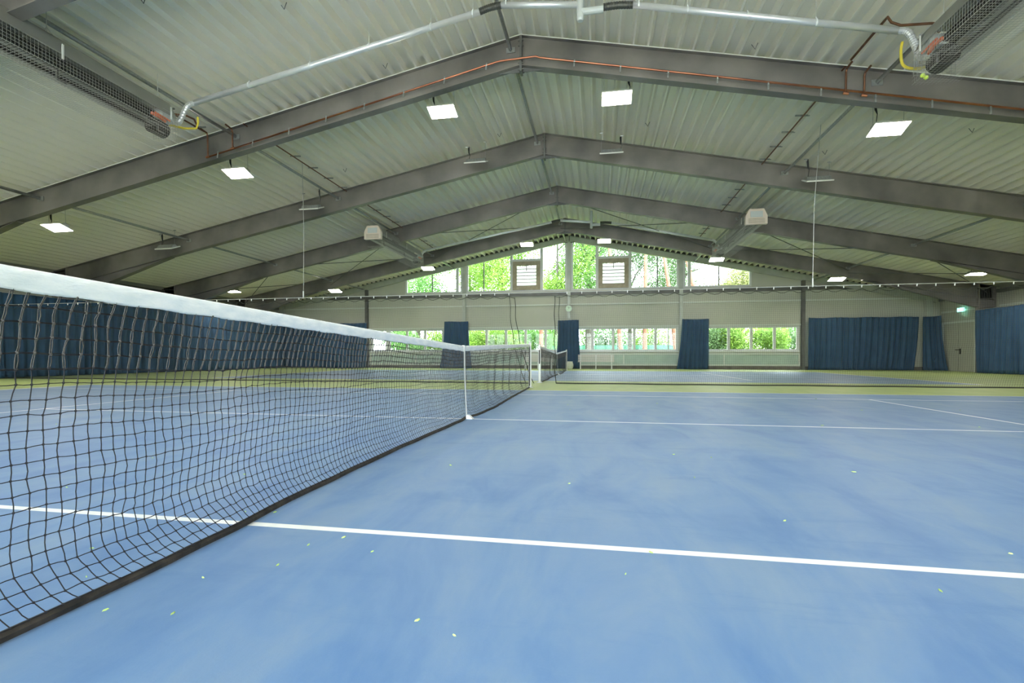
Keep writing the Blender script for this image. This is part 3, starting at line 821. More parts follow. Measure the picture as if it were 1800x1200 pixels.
# pipes along the roof in the length of the hall, with channel brackets
for x, y0, y1, dz, lb in ((-7.02, 5.3, 21.0, -0.05, 'thin brown copper pipe beside the left inner struts under the roof'), (6.47, 5.3, 21.0, -0.06, 'thin brown copper pipe beside the right inner struts under the roof'),
                          (6.47, 3.75, 5.05, -0.06, 'short copper pipe with bends leading to the upper right heater'), (-7.92, 3.6, 5.05, -0.09, 'short copper pipe leading to the upper left heater')):
    z = roof(x) + dz
    p = empty('gas_pipe', (x, y0, z), lb, 'pipe', 'copper pipes running along under the roof')
    m = MB()
    if y1 - y0 > 5: m.tube([(0, 0, 0), (0, y1 - y0, 0)], 0.018, 8)
    elif x > 0: m.tube([(0, y1 - y0, 0), (0, 0.1, 0), (0, 0, 0.0), (0.04, -0.04, -0.12), (0.15, -0.10, -0.22), (0.60, -0.1, -0.24), (0.66, -0.12, -0.26), (0.66, -0.2, -0.45)], 0.022, 8)
    else: m.tube([(0, y1 - y0, 0), (0, 0.3, 0), (0.3, 0.1, -0.2), (0.7, 0.12, -0.28), (0.85, 0.15, -0.35), (0.93, 0.15, -0.5)], 0.020, 8)
    m.build('pipe', M['copperd'], p)
    yy = 0.35
    while yy < y1 - y0:
        if all(abs(y0 + yy - f) > 0.25 for f in FR):
            m = MB(); m.bar((-0.15, yy, 0.022 + 0.03), (0.17, yy, 0.022 + 0.01), 0.035, 0.03); m.build('channel_bracket', M['galv'], p)
        yy += 0.95

for k_, (x, y) in enumerate(((-5.9, 1.3), (-4.0, 2.4), (-3.1, 4.9), (4.7, 4.95), (-9.0, 7.4), (3.0, 9.0), (-6.3, 9.2), (7.7, 9.4), (9.9, 7.3), (-1.4, 9.8))):
    h_ = empty('roof_hook', (x, y, roof(x) + 0.01), 'small dark wire hook under the roof sheet', 'hook', 'small wire hooks left in the roof sheet')
    m = MB(); m.tube([(-0.07, 0, 0.0), (0.0, 0, -0.10), (0.05, 0, 0.02)], 0.008, 5); m.build('wire', M['dcol'], h_)
# tennis balls caught in the guard of the right heater
for (x, y, z, lb) in ((6.64, 2.98, 5.108, 'upper'), (6.55, 2.90, 5.105, 'lower')):
    tb = empty('tennis_ball', (x, y, z), 'yellow tennis ball caught in the basket of the upper right heater, %s of the two' % lb, 'ball', 'tennis balls caught in the heater basket')
    MB().ball((0, 0, 0), 0.033, 16, 10).build('felt', M['ball'], tb, smooth=True)
    MB().tube([(0.0335 * math.cos(a_ * .35), 0.0335 * math.sin(a_ * .35), 0.012 * math.sin(a_ * .7)) for a_ in range(19)], 0.0015, 4).build('seam', M['white'], tb)

# ================================================================== TENNIS NETS
def net_top(y): return 0.905 + 0.0262 * abs(y)
XB = [(-6.4, 0.03), (-5.15, 0.055), (-4.6, 0.069), (-4.18, 0.055), (-3.8, 0.028), (-3.2, 0.02), (-2.2, 0.015), (-0.3, 0.055), (0.0, 0.03), (0.3, 0.10), (1.33, 0.13), (3.3, 0.066), (5.9, 0.018), (6.4, 0.0)]
XM = [(-6.4, -0.02), (-5.2, -0.06), (-4.0, -0.055), (-2, -0.045), (-0.2, -0.01), (0, 0.0), (0.3, -0.015), (2, -0.03), (6.4, -0.01)]
def make_net(full=True):
    root = empty('tennis_net')
    cell = 0.0455; rows = 21; NC = int(12.6 / cell)
    rnd = random.Random(3)
    nodes = []
    drift = 0.0
    wob = [rnd.uniform(0, 6.28) for _ in range(8)]
    for j in range(NC + 1):
        y = -6.3 + j * 12.6 / NC
        zt = net_top(y) - 0.066
        xb = interp(XB, y); xm = interp(XM, y) + 0.008 * math.sin(y * 4.1 + wob[0]) + 0.004 * math.sin(y * 11 + wob[1])
        path = [(0.0, zt), (xm * 0.45, zt - 0.10), (xm * 0.95, zt - 0.32), (xm, 0.42), (xm - 0.012, 0.22), (xm + 0.010, 0.125), (lerp(xm, xb, 0.55), 0.068), (xb, 0.033)]
        L = [0]
        for p, q in zip(path, path[1:]): L.append(L[-1] + math.hypot(p[0] - q[0], p[1] - q[1]))
        colm = []
        fold = 0.014 * math.sin(y * 9 + wob[2]) if y > 0 else 0.004 * math.sin(y * 6)
        for i in range(rows + 1):
            s = L[-1] * i / rows
            for a in range(len(L) - 1):
                if s <= L[a + 1] + 1e-9:
                    t = (s - L[a]) / (L[a + 1] - L[a]); px = lerp(path[a][0], path[a + 1][0], t); pz = lerp(path[a][1], path[a + 1][1], t); break
            k = i / rows
            jy = rnd.gauss(0, 0.0022); jz = rnd.gauss(0, 0.0016) if 0 < i < rows else 0
            lean = -0.018 * min(1, i / 5) + 0.006 * math.sin(i * 0.7 + y * 3)
            gather = (0.035 * math.sin(y * 7.3 + 1.0) + 0.02 * math.sin(y * 17)) * k * (1 - k) * 2.2 if y > 0.1 else 0.010 * math.sin(y * 2.3) * k
            colm.append(Vector((px + rnd.gauss(0, 0.0015) + fold * math.sin(math.pi * k), y + jy + lean + gather, pz + jz + 0.006 * math.sin(y * 5 + i * 0.15) * (0 < i < rows))))
        nodes.append(colm)
    m = MB()
    def cord(a, b, r, mi, bow):
        mid = (a + b) / 2 + Vector((rnd.gauss(0, bow), rnd.gauss(0, bow), rnd.gauss(0, bow)))
        m.tube([a, mid, b], r, 4, mi, caps=False)
    for j in range(NC + 1):
        for i in range(rows + 1):
            p = nodes[j][i]; near = nodes[j][0].y < -2.2
            if i < rows:
                q = nodes[j][i + 1]
                if i < 5:
                    o = Vector((0.0012, 0.0016, 0))
                    cord(p + o, q + o, 0.0016, 1, 0.0015); cord(p - o, q - o, 0.0016, 1, 0.0015)
                else: cord(p, q, 0.0016, 0, 0.0012)
            if j < NC:
                q = nodes[j + 1][i]
                if i <= 5:
                    o = Vector((0, 0, 0.0014)); cord(p + o, q + o, 0.0018, 0, 0.0010); cord(p - o, q - o, 0.0018, 0, 0.0010)
                else: cord(p, q, 0.0017, 0, 0.0010)
            if near: m.ball(p, 0.0058 if i <= 5 else 0.0042, 6, 4, 1 if i < 5 else 0)
            else: m.ball(p, 0.0045 if i <= 5 else 0.0035, 4, 2, 0)
    nm = m.build('net_mesh', [M['cord'], M['cord_lit']], root)
    nm['kind'] = 'stuff'
    # top tape: closed, slightly puffed tape folded over the cable
    m = MB(); K = 256; v = []; f = []
    prof = [(0.0, 0.0), (0.007, -0.006), (0.010, -0.020), (0.0075, -0.042), (0.006, -0.060), (0.0055, -0.068), (-0.0055, -0.068), (-0.006, -0.060), (-0.0075, -0.042), (-0.010, -0.020), (-0.007, -0.006)]
    for j in range(K + 1):
        y = -6.36 + 12.72 * j / K
        pz = net_top(y)
        for k, (a, b) in enumerate(prof):
            pf = 1 + 0.22 * math.sin(y * 31 + k) * (1 if k else 0)
            v.append((a * pf, y, pz + b + (0.0018 * math.sin(y * 23) if b < -0.05 else 0)))
    n_ = len(prof)
    for j in range(K):
        for k in range(n_):
            a = j * n_ + k; b = j * n_ + (k + 1) % n_
            f.append((a, b, b + n_, a + n_))
    m.add(v, f); m.build('top_tape', M['band'], root, smooth=True)
    # bottom band
    m = MB(); K = 200; v = []; f = []
    for j in range(K + 1):
        y = -6.3 + 12.6 * j / K; x = interp(XB, y) + 0.0015 * math.sin(y * 13)
        z = 0.009 + 0.0012 * (1 + math.sin(y * 8))
        for (a, b) in ((0.009, -0.004), (0.008, 0.010), (-0.008, 0.021), (-0.016, 0.019), (-0.010, 0.006), (0.000, -0.006)):
            v.append((x + a, y, z + b))
    for j in range(K):
        for k in range(6):
            a = j * 6 + k; b = j * 6 + (k + 1) % 6
            f.append((a, b, b + 6, a + 6))
    m.add(v, f); m.build('bottom_band', M['bband'], root)
    # side bands
    for s in (-1, 1):
        m = MB(); m.box(-0.012, 0.012, min(s * 6.33, s * 6.29), max(s * 6.33, s * 6.29), 0.05, net_top(6.3) - 0.05); m.build('side_band', M['rubber'], root)
    # centre strap with floor anchor
    m = MB()
    m.tube([(0.012, 0, net_top(0) + 0.004), (0.014, 0, 0.6), (0.030, 0.0, 0.3), (0.045, 0, 0.04)], 0.001, 4)
    for (xa, za), (xb_, zb) in zip([(0.013, net_top(0) + .005), (0.016, 0.62), (0.026, 0.3), (0.040, 0.03)], [(0.016, 0.62), (0.026, 0.3), (0.040, 0.03), (0.045, 0.006)]):
        m.quad((xa, -0.025, za), (xa, 0.025, za), (xb_, 0.025, zb), (xb_, -0.025, zb)); m.quad((xa - 0.006, -0.025, za), (xa - 0.006, 0.025, za), (xb_ - .006, 0.025, zb), (xb_ - .006, -0.025, zb))
    m.box(-0.013, 0.014, -0.025, 0.025, net_top(0) - 0.07, net_top(0) + 0.006)
    st = m.build('centre_strap', M['white'], root)
    m = MB(); m.prism([(0.03, 0.0), (0.125, 0.0), (0.08, 0.04), (0.045, 0.05)], 'y', -0.04, 0.04); m.build('anchor', M['white'], st)
    return root
net = make_net()
tag(net, 'tennis net of the near court, black mesh with white top tape, close up at left', 'net', 'tennis nets')
net2 = copy_tree(net); net2.location = (-0.03, D2 - 0.15, 0)
tag(net2, 'tennis net of the far court seen almost edge on in the middle', 'net', 'tennis nets')
# red-yellow tag on near net? small white clip
def post(x, y, s, label):
    p = empty('net_post', (x, y, 0), label, 'post', 'white net posts')
    m = MB(); m.tube([(0, 0, 0), (0, 0, 1.09)], 0.036, 16); m.build('post_tube', M['white'], p, smooth=False)
    m = MB(); m.tube([(0, 0, 1.09), (0, 0, 1.115)], [0.040, 0.034], 16); m.build('cap', M['greyp'], p)
    m = MB(); m.tube([(0, 0, 0), (0, 0, 0.025), (0, 0, 0.03)], [0.085, 0.075, 0.05], 16); m.build('floor_sleeve', M['greyp'], p)
    m = MB(); m.tube([(0, -s * 0.03, 1.06), (0, -s * 0.1, 1.065)], 0.008, 6); m.bar((0.0, s * 0.05, 0.55), (0.0, s * 0.05, 0.95), 0.03, 0.03); m.build('crank_rail', M['rubber'], p)
post(0.0, 6.40, 1, 'white round net post at the far end of the near net')
post(0.0, -6.45, -1, 'white round net post at the near end of the near net, beside the viewpoint')
post(-0.03, 8.80, -1, 'white round net post at the near end of the far net')
post(-0.03, 21.75, 1, 'thin white net post at the far end of the far net, before the blue curtain')

# ================================================================== DIVIDER NET
def divider(x0, x1, bulge_end, label):
    root = empty('divider_net', (0, 8.0, 0), label, 'net', 'divider nets between the two courts')
    ZT = 2.44; c = 0.049; rnd = random.Random(11)
    nx = int((x1 - x0) / c); nz = 50
    def P(i, k):
        x = x0 + (x1 - x0) * i / nx; t = k / nz
        y = 0.04 * math.sin(x * 1.1) * t + 0.05 * math.sin(x * 2.9 + 1) * t * t + 0.30 * t ** 3
        z = ZT * (1 - t)
        z += 0.02 * math.sin(x * 3.3 + k * 0.2) * t * (1 - t) - 0.05 * abs(math.sin(math.pi * x / 0.4)) * max(0, 1 - 6 * t)
        xe = 0.0
        if bulge_end == 1: xe = 0.5 * max(0, 1 - (x1 - x) / 1.0) * t ** 2
        if bulge_end == -1: xe = 0.0
        return Vector((x + 0.012 * math.sin(k * 0.4 + x) + xe, y, max(z, 0.012)))
    v = []; f = []; r = 0.0010
    for i in range(nx + 1):       # vertical cords: cross of 2 thin ribbons -> square section
        base = len(v); ks = list(range(0, nz + 1, 2))
        for k in ks:
            p = P(i, k)
            v += [(p.x - r, p.y - r, p.z), (p.x + r, p.y - r, p.z), (p.x + r, p.y + r, p.z), (p.x - r, p.y + r, p.z)]
        for a in range(len(ks) - 1):
            for q in range(4):
                f.append((base + a * 4 + q, base + a * 4 + (q + 1) % 4, base + a * 4 + 4 + (q + 1) % 4, base + a * 4 + 4 + q))
    for k in range(nz + 1):
        base = len(v); is_ = list(range(0, nx + 1, 3))
        for i in is_:
            p = P(i, k)
            v += [(p.x, p.y - r, p.z - r), (p.x, p.y + r, p.z - r), (p.x, p.y + r, p.z + r), (p.x, p.y - r, p.z + r)]
        for a in range(len(is_) - 1):
            for q in range(4):
                f.append((base + a * 4 + q, base + a * 4 + 4 + q, base + a * 4 + 4 + (q + 1) % 4, base + a * 4 + (q + 1) % 4))
    m = MB(); m.add(v, f); o = m.build('net_mesh', M['dnet'], root); o['kind'] = 'stuff'
    m = MB(); m.tube([(P(i, nz).x, P(i, nz).y + 0.02, 0.016) for i in range(0, nx + 1, 4)], 0.016, 6); m.build('lead_rope', M['drope'], root)
    m = MB(); m.tube([(x0 + (x1 - x0) * i / (nx // 2), 0, ZT - 0.075 * abs(math.sin(math.pi * (x0 + (x1 - x0) * i / (nx // 2)) / 0.4))) for i in range(nx // 2 + 1)], 0.006, 4); m.build('head_rope', M['drope'], root)
    e = nx if bulge_end == 1 else 0
    m = MB(); m.tube([P(e, k) for k in range(0, nz + 1)], 0.011, 6)
    if bulge_end == 1:
        m.tube([P(nx - 3, k) + Vector((0, 0.02, 0)) for k in range(0, nz + 1, 2)], 0.010, 6)
    else:
        m.tube([P(2, k) + Vector((0.02, 0.02, 0)) for k in range(0, 30, 2)], 0.008, 6)
    m.build('edge_rope', M['drope'], root)
    return root
divider(-19.0, -0.63, 1, 'fine mesh divider net across the hall, left half up to the gap')
divider(0.47, 19.0, -1, 'fine mesh divider net across the hall, right half before the far court')
cb = empty('net_cable', (0, 8.0, 2.52), 'pale steel cable with small white hooks stretched across the hall above the divider net', 'cable')
m = MB(); m.tube([(-19.4, 0, 0.0), (-7.0, 0, 0.0), (0, 0, -0.005), (6.65, 0, 0.0), (19.4, 0, 0.0)], 0.010, 6); m.build('wire', M['cable'], cb)
hk = MB().box(-0.009, 0.009, -0.008, 0.008, -0.060, 0.010).build('hook', M['white'], cb)
x = -18.8; first = True
while x < 19:
    if not (-0.5 < x < 0.4):
        if first: hk.location = (x, 0, 0); first = False
        else:
            h2 = hk.copy(); col.objects.link(h2); h2.parent = cb; h2.location = (x, 0, 0)
    x += 0.40
m = MB()
rr_ = None
for x, lb in ((-7.05, 'thin pale rod hanging from the roof to the divider cable, left'), (6.9, 'thin pale wire hanging from the roof to the divider cable, right')):
    p = empty('suspension_wire', (x, 8.0, 2.52), lb, 'wire', 'wires carrying the divider cable')
    zz = roof(x) - 2.52
    m = MB(); m.tube([(0, 0, 0.0), (0.02, 0, zz * 0.5), (0.16 if x > 0 else -0.02, 0, zz)], 0.007, 6); m.build('wire', M['cable'], p)
    m = MB(); m.bar((0, 0, -0.02), (0, 0, 0.20), 0.035, 0.02); m.build('shackle', M['white'], p)

# ================================================================== CURTAINS
def curtain(name, pts, z0, z1, label, folds=0.26, amp=0.075, taper=(0, 0), seed=1, flare=0.25, group='blue curtains along the walls'):
    """pts: polyline (x,y) of the hanging line; taper: shift of the two bottom ends along the line"""
    rnd = random.Random(seed)
    P = [Vector((p[0], p[1], 0)) for p in pts]
    L = [0]
    for a, b in zip(P, P[1:]): L.append(L[-1] + (b - a).length)
    T = L[-1]; n = int(T / 0.035); nz = 16
    ph = [rnd.uniform(0, 6.28) for _ in range(6)]
    def at(s):
        s_ = min(max(s, 0), T)
        for a in range(len(L) - 1):
            if s_ <= L[a + 1] + 1e-6:
                d = (P[a + 1] - P[a]).normalized(); return P[a] + d * (s - L[a]), Vector((-d.y, d.x, 0))
    root = empty(name, (P[0].x, P[0].y, 0), label, 'curtain', group)
    v = []; f = []
    for i in range(n + 1):
        s = T * i / n
        for k in range(nz + 1):
            t = k / nz        # 0 top
            sh = lerp(taper[0] * (1 - s / T), 0, 0) + taper[1] * (s / T)
            ss = s + sh * (t ** 1.6) + 0.03 * math.sin(s * 2.1 + ph[5]) * t
            c, nn = at(ss)
            w = 2 * math.pi / folds
            a = amp * (0.55 + 0.6 * t)
            off = a * (math.sin(w * s + ph[0] + 0.8 * math.sin(s * 1.7 + ph[1])) + 0.45 * math.sin(w * 2.3 * s + ph[2]) + 0.5 * t * math.sin(w * 0.43 * s + ph[3] + t * 1.2)) 
            off += flare * 0.15 * t * t * math.sin(s * 3 + ph[4])
            z = lerp(z1 - 0.012 * math.sin(s * 4 + ph[1]), z0, t)
            p = c + nn * off
            v.append((p.x - P[0].x, p.y - P[0].y, z))
    for i in range(n):
        for k in range(nz):
            a = i * (nz + 1) + k
            f.append((a, a + 1, a + nz + 2, a + nz + 1))
    m = MB(); m.add(v, f); o = m.build('cloth', M['curtain'], root, smooth=True)
    md = o.modifiers.new('thick', 'SOLIDIFY'); md.thickness = 0.006
    m = MB()
    for a, b in zip(P, P[1:]):
        m.tube([a - P[0] + Vector((0, 0, z1 + 0.015)), b - P[0] + Vector((0, 0, z1 + 0.015))], 0.008, 6)
    m.build('curtain_wire', M['cable'], root)
    return root
YC = WY - 0.35
RC0 = 21.35
curtain('curtain', [(-19.1, YC), (-13.0, YC)], 0.02, 2.88, 'wide blue curtain on the far wall at left, partly behind the near net', seed=2)
curtain('curtain', [(-7.82, YC), (-6.26, YC)], 0.02, 2.90, 'narrow blue curtain bundle on the far wall, left of the net posts', folds=0.2, taper=(-0.30, 0.22), seed=3)
curtain('curtain', [(-0.74, YC), (0.50, YC)], 0.02, 2.90, 'narrow blue curtain bundle under the clock in the middle', folds=0.2, taper=(-0.14, 0.14), seed=4)
curtain('curtain', [(6.36, YC), (7.82, YC)], 0.02, 2.87, 'narrow blue curtain bundle on the far wall right of the long bench', folds=0.22, taper=(-0.28, -0.02), seed=5)
curtain('curtain', [(12.98, YC), (18.35, YC)], 0.02, 2.86, 'widest blue curtain on the far wall at right', folds=0.28, taper=(0, -0.25), seed=6)
curtain('curtain', [(18.52, YC), (19.12, YC), (19.20, YC - 0.3)], 0.02, 2.86, 'small blue curtain in the right corner beside the door', folds=0.2, taper=(0, 0.42), seed=7, amp=0.045)
curtain('curtain', [(WX - 0.9, RC0), (WX - 0.9, 17.0)], 0.02, 2.86, 'blue curtain on the right wall in front of the column', folds=0.32, taper=(0.1, 0.0), seed=8)
curtain('curtain', [(WX - 0.9, 16.7), (WX - 0.9, 11.0)], 0.02, 2.86, 'blue curtain on the right wall outside the picture, nearer the viewpoint', folds=0.34, seed=9)
curtain('curtain', [(-WX + 0.9, -2.0), (-WX + 0.9, 11.4)], 0.02, 2.97, 'long blue curtain on the left wall behind the near net, nearer part', folds=0.36, amp=0.07, seed=10)
curtain('curtain', [(-WX + 0.9, 11.45), (-WX + 0.9, 24.6)], 0.02, 2.97, 'long blue curtain on the left wall behind the near net, farther part', folds=0.36, amp=0.07, seed=12)

# ================================================================== BENCHES, CLOCK, BASKET
def bench(x0, x1, label):
    c = (x0 + x1) / 2; h = (x1 - x0) / 2
    root = empty('bench', (c, 24.55, 0), label, 'bench', 'white slatted benches at the far wall')
    for z in (0.49, 0.57, 0.65, 0.73, 0.81):
        MB().box(-h, h, 0.17, 0.195, z - 0.028, z + 0.028).build('back_slat', M['bench'], root)
    for y in (-0.20, -0.10, 0.0, 0.10):
        MB().box(-h, h, y - 0.04, y + 0.04, 0.415, 0.44).build('seat_slat', M['bench'], root)
    for x in ((-h * 0.86, 0, h * 0.86)):
        m = MB(); m.box(x - 0.03, x + 0.03, -0.22, -0.17, 0, 0.415); m.box(x - 0.03, x + 0.03, 0.14, 0.17, 0, 0.84); m.box(x - 0.03, x + 0.03, -0.22, 0.15, 0.375, 0.414)
        m.box(x - 0.04, x + 0.04, -0.25, 0.2, 0, 0.02)
        m.build('leg', M['white'], root)
bench(0.47, 2.55, 'white slatted bench in front of the lower windows, right of the middle curtain')
bench(-2.75, -0.95, 'white slatted bench seen between the two net posts')
ck = empty('wall_clock', (GC[2], WY - 0.22, 3.60), 'round pale green wall clock on the middle gable post', 'clock')
m = MB(); m.tube([(0, 0, 0), (0, -0.05, 0)], 0.20, 28); m.build('case', M['greyp'], ck)
m = MB(); m.tube([(0, -0.05, 0), (0, -0.054, 0)], 0.175, 28); m.build('dial', M['clockf'], ck)
m = MB(); m.bar((0, -0.058, 0), (0.06, -0.058, 0.07), 0.014, 0.004, up=(0, 1, 0)); m.bar((0, -0.058, 0), (-0.03, -0.058, 0.13), 0.010, 0.004, up=(0, 1, 0)); m.build('hands', M['rubber'], ck)
bs = empty('waste_basket', (0.02, 24.3, 0), 'pale round basket on the floor beside the middle blue curtain', 'basket')
m = MB(); m.tube([(0, 0, 0), (0, 0, 0.12), (0, 0, 0.28), (0, 0, 0.42)], [0.14, 0.19, 0.20, 0.15], 18); m.build('body', mat('basket_pale', (0.62, 0.63, 0.55), 0.6), bs, smooth=True)
m = MB(); m.tube([(0, 0, 0.42), (0, 0, 0.45)], 0.155, 18); m.build('rim', M['white'], bs)

# ================================================================== LEAF SCRAPS ON THE COURT
spots = [(0.61, -2.7), (0.47, -4.32), (0.28, -4.68), (-0.13, -4.75), (0.16, -4.94), (2.23, -1.98), (2.51, -3.61), (3.24, -3.89), (2.76, -4.31), (1.85, -4.14), (4.11, 0.13), (0.06, -3.94), (0.57, -4.21), (0.76, -4.34), (6.75, 2.31), (5.74, 0.3), (5.36, 2.04), (1.12, -4.82), (0.38, -4.92), (1.25, -4.88), (-0.09, -3.96), (-1.45, -3.73), (-0.37, -4.52), (-1.7, -2.87), (-0.64, -3.23), (0.47, -4.53), (2.25, -2.77), (1.47, -3.08), (3.33, -2.4), (1.74, -4.37)]
rnd = random.Random(5)
m = MB()
for (x, y) in spots + [(rnd.uniform(-8, 9), rnd.uniform(-3, 4.5)) for _ in range(26)]:
    a = rnd.uniform(0, 3.14); l = rnd.uniform(0.006, 0.013) * (1.0 if y < -3 else 1.6); w = l * rnd.uniform(0.25, 0.5)
    c, s = math.cos(a), math.sin(a)
    q = [(-l, 0, 0.0015), (0, -w, 0.0015), (l, 0, 0.003), (0, w, 0.0015), (-l * .6, 0, 0.006), (l * .6, 0, 0.007)]
    m.add([(x + p[0] * c - p[1] * s, y + p[0] * s + p[1] * c, p[2]) for p in q], [(0, 1, 4), (1, 2, 5), (2, 3, 5), (3, 0, 4), (1, 5, 4), (3, 4, 5)])
tag(m.build('leaf_scraps', mat('leaf_scrap', (0.48, 0.66, 0.20), 0.7)), 'tiny light green leaf scraps scattered over the blue court', 'scraps', kind='stuff')

# ================================================================== OUTDOORS
g = MB(); g.quad((-70, WY + 0.3, -0.06), (70, WY + 0.3, -0.06), (70, 95, -0.06), (-70, 95, -0.06))
tag(g.build('ground', M['grass']), kind='structure')
g = MB(); g.quad((-70, -60, -0.06), (70, -60, -0.06), (70, NY - 0.3, -0.06), (-70, NY - 0.3, -0.06))
tag(g.build('bounce_forecourt', mat('bounce_paving', (0.72, 0.70, 0.64), 0.9, noise=0.2, scale=1)), kind='structure')  # unseen ground, made pale to bounce sunlight up to the ceiling
def leaves(m, c, rad, n, size, rnd, mi=0):
    for _ in range(n):
        while True:
            d = Vector((rnd.uniform(-1, 1), rnd.uniform(-1, 1), rnd.uniform(-1, 1)))
            if 0.05 < d.length < 1: break
        p = Vector(c) + Vector((d.x * rad[0], d.y * rad[1], d.z * rad[2]))
        u = Vector((rnd.uniform(-1, 1), rnd.uniform(-1, 1), rnd.uniform(-1, 1))).normalized(); w = u.orthogonal().normalized()
        s = size * rnd.uniform(0.6, 1.3)
        m.add([p - u * s, p + w * s * 0.45, p + u * s, p - w * s * 0.45], [(0, 1, 2, 3)], mi)
def tree(x, y, h, cr, leaf, bark, label, seed, n=23000, trunk=0.18, low=0.25, lean=0.0, name='tree', size=0.078):
    rnd = random.Random(seed)
    root = empty(name, (x, y, -0.06), label, 'tree', 'trees outside the gable windows')
    m = MB(); m.tube([(0, 0, 0), (lean * .3, 0, h * 0.35), (lean * .7, 0.1, h * 0.7), (lean, 0, h * 0.95)], [trunk, trunk * 0.8, trunk * 0.55, trunk * 0.25], 9)
    for k in range(7):
        z = h * rnd.uniform(low, 0.8); a = rnd.uniform(0, 6.28); l = cr * rnd.uniform(0.6, 1.0)
        m.tube([(lean * z / h, 0, z), (lean * z / h + math.cos(a) * l * 0.5, math.sin(a) * l * .5, z + l * 0.35), (lean * z / h + math.cos(a) * l, math.sin(a) * l, z + l * 0.5)], [trunk * .4, trunk * .25, trunk * 0.1], 6)
    m.build('trunk', bark, root)
    m = MB(); k = 26
    for i in range(k):
        a = rnd.uniform(0, 6.28); t = rnd.uniform(max(low, 0.42), 1.0); rr = cr * math.sqrt(rnd.random()) * (1.0 - 0.35 * t)
        c = (lean * t + math.cos(a) * rr, math.sin(a) * rr, h * t)
        leaves(m, c, (cr * 0.5, cr * 0.5, h * 0.12), n // k, size, rnd)
    m.build('foliage', leaf, root)
def bush(x, y, w, h, leaf, label, seed, n=8000, size=0.075, name='bush'):
    rnd = random.Random(seed)
    root = empty(name, (x, y, -0.06), label, 'bush', 'bushes outside the lower windows')
    m = MB()
    for k in range(6):
        a = rnd.uniform(-1, 1); m.tube([(a * w * 0.3, 0, 0), (a * w * 0.7, 0.1, h * 0.8)], [0.03, 0.01], 5)
    m.build('stems', M['bark'], root)
    m = MB(); k = 10
    for i in range(k):
        leaves(m, (rnd.uniform(-w, w) * 0.7, rnd.uniform(-0.6, 0.6), rnd.uniform(0.15, 0.8) * h), (w * 0.5, 0.6, h * 0.28), n // k, size, rnd)
    m.build('foliage', leaf, root)
TY = 33
tl = [(-12.5, 33.5, 9.5, 2.6, 'leafg', 'bark', 'fresh green leafy tree outside the leftmost upper window', 0.2),
      (-8.9, 36.0, 11, 3.0, 'leafy', 'bark', 'yellow green tree outside between the first two upper windows', 0.15),
      (-5.6, 33.0, 10.5, 2.6, 'leafy', 'bark', 'yellow green tree outside left of the left louvred ventilator', 0.15),
      (-1.4, 33.0, 11.5, 2.7, 'leafy', 'bark', 'yellow green tree outside just left of the middle gable post', 0.14),
      (0.9, 34.5, 12, 2.9, 'leafg', 'bark', 'green tree with forked grey trunk outside right of the middle gable post', 0.28),
      (4.2, 38.0, 12, 3.2, 'leafd', 'bark', 'darker green tree outside right of the right louvred ventilator', 0.2),
      (7.8, 37.0, 10, 2.8, 'leafd', 'bark', 'dark green tree outside right of the right curtain bundle', 0.2),
      (12.6, 37.0, 8.2, 2.6, 'leafo', 'bark', 'olive yellow tree outside the rightmost upper window', 0.15),
      (-17.0, 38.0, 10, 3.2, 'leafg', 'bark', 'green tree outside beyond the left end of the windows', 0.2)]
for i, (x, y, h, cr, lf, bk, lb, tr) in enumerate(tl): tree(x, y, h, cr, M[lf], M[bk], lb, 20 + i, trunk=tr)
for i, (x, y, lean, lb) in enumerate(((-2.36, 30.6, 0.1, 'reddish pine trunk outside above the left louvred ventilator'), (3.3, 30.6, -1.6, 'reddish slanting pine trunk outside above the right louvred ventilator'), (4.75, 30.5, 0.1, 'upright reddish pine trunk outside, left of the right post'),
                                  (6.9, 30.5, -1.7, 'slanting reddish pine trunk outside, nearest the right post'), (8.9, 30.5, -2.9, 'most slanting reddish pine trunk outside behind the right post'))):
    tree(x, y, 14, 2.0, M['leafd'], M['pine'], lb, 60 + i, n=1800, trunk=0.16, low=0.78, lean=lean, name='pine_tree')
bl = [(-12.2, 30.5, 'leafg'), (-9.6, 31.0, 'leafy'), (-6.9, 30.5, 'leafy'), (-4.9, 30.5, 'leafy'), (-2.9, 31.5, 'leafg'), (8.4, 30.0, 'leafd'), (10.3, 30.2, 'leafy'), (12.6, 30.0, 'leafy'), (15.0, 30.5, 'leafd')]
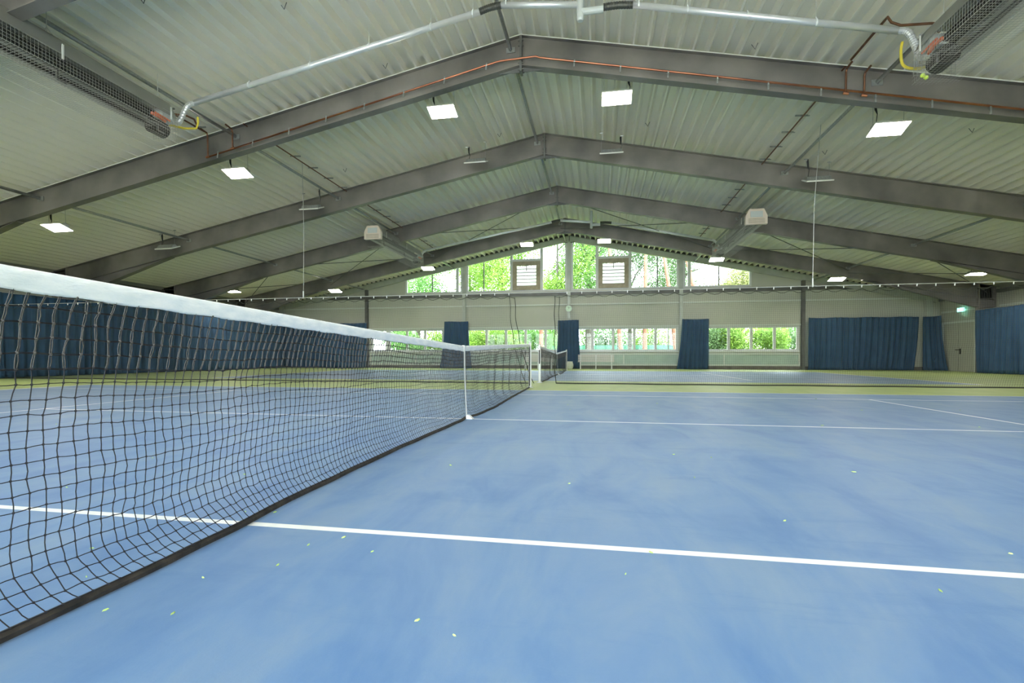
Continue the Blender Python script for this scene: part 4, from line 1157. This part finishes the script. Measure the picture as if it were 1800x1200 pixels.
bn_ = ['leafy bush outside the leftmost lower window', 'yellow green bush outside the first lower window, right half', 'yellow green bush outside behind the left curtain bundle', 'yellow green bush outside the second lower window, left part', 'green bush outside the second lower window, right part',
       'dark hedge bush outside just right of the right curtain bundle', 'yellow green bush outside the fourth lower window, middle', 'yellow green bush outside the right end of the fourth lower window', 'dark bush outside beyond the right end of the windows']
for i, (x, y, lf) in enumerate(bl): bush(x, y, 1.5, 3.1, M[lf], bn_[i], 90 + i)
# outdoor court fence with turquoise wind screen
fx = -2.6
fc = empty('court_fence', (0, 40, -0.06), 'turquoise wind screen on a fence outside behind the middle lower windows', 'fence')
for a in range(6):
    x0 = -3.0 + a * 2.1
    MB().box(x0 + 0.05, x0 + 2.05, -0.01, 0.01, 0.1, 1.75).build('screen', M['tealf'], fc)
    MB().tube([(x0, 0, 0), (x0, 0, 3.2)], 0.05, 8).build('fence_post', M['dcol'], fc)
for i, (x, y, lb) in enumerate(((-1.5, 44, 'leafy green hedge behind the turquoise fence, left'), (2.5, 44, 'leafy green hedge behind the turquoise fence, middle'), (6.3, 44, 'leafy green hedge behind the turquoise fence, right'), (-6.5, 43, 'tall hedge outside behind the bushes of the second lower window'), (-11.5, 43, 'tall hedge outside behind the bushes of the first lower window'), (-17.5, 43, 'tall hedge outside left of the first lower window'), (12.0, 41, 'tall hedge outside behind the bushes of the fourth lower window'), (17.5, 41, 'tall hedge outside right of the fourth lower window'))):
    bush(x, y, 2.6, 4.4, M['leafg' if i % 2 else 'leafy'], lb, 130 + i, n=5500, size=0.12, name='hedge')
# pale house beyond
hs = empty('house', (15.5, 52, -0.06), 'pale house with brown roof far outside behind the rightmost upper window', 'house')
MB().box(-6, 5, 0, 8, 0, 6.2).build('wall', M['house'], hs)
MB().prism([(-6.5, 6.2), (5.5, 6.2), (-0.5, 8.6)], 'y', -0.4, 8.4).build('roof', M['tile'], hs)
for x in (-4, -0.8, 2.4): MB().box(x, x + 1.3, -0.05, 0.0, 3.4, 4.8).build('window', M['dark'], hs)
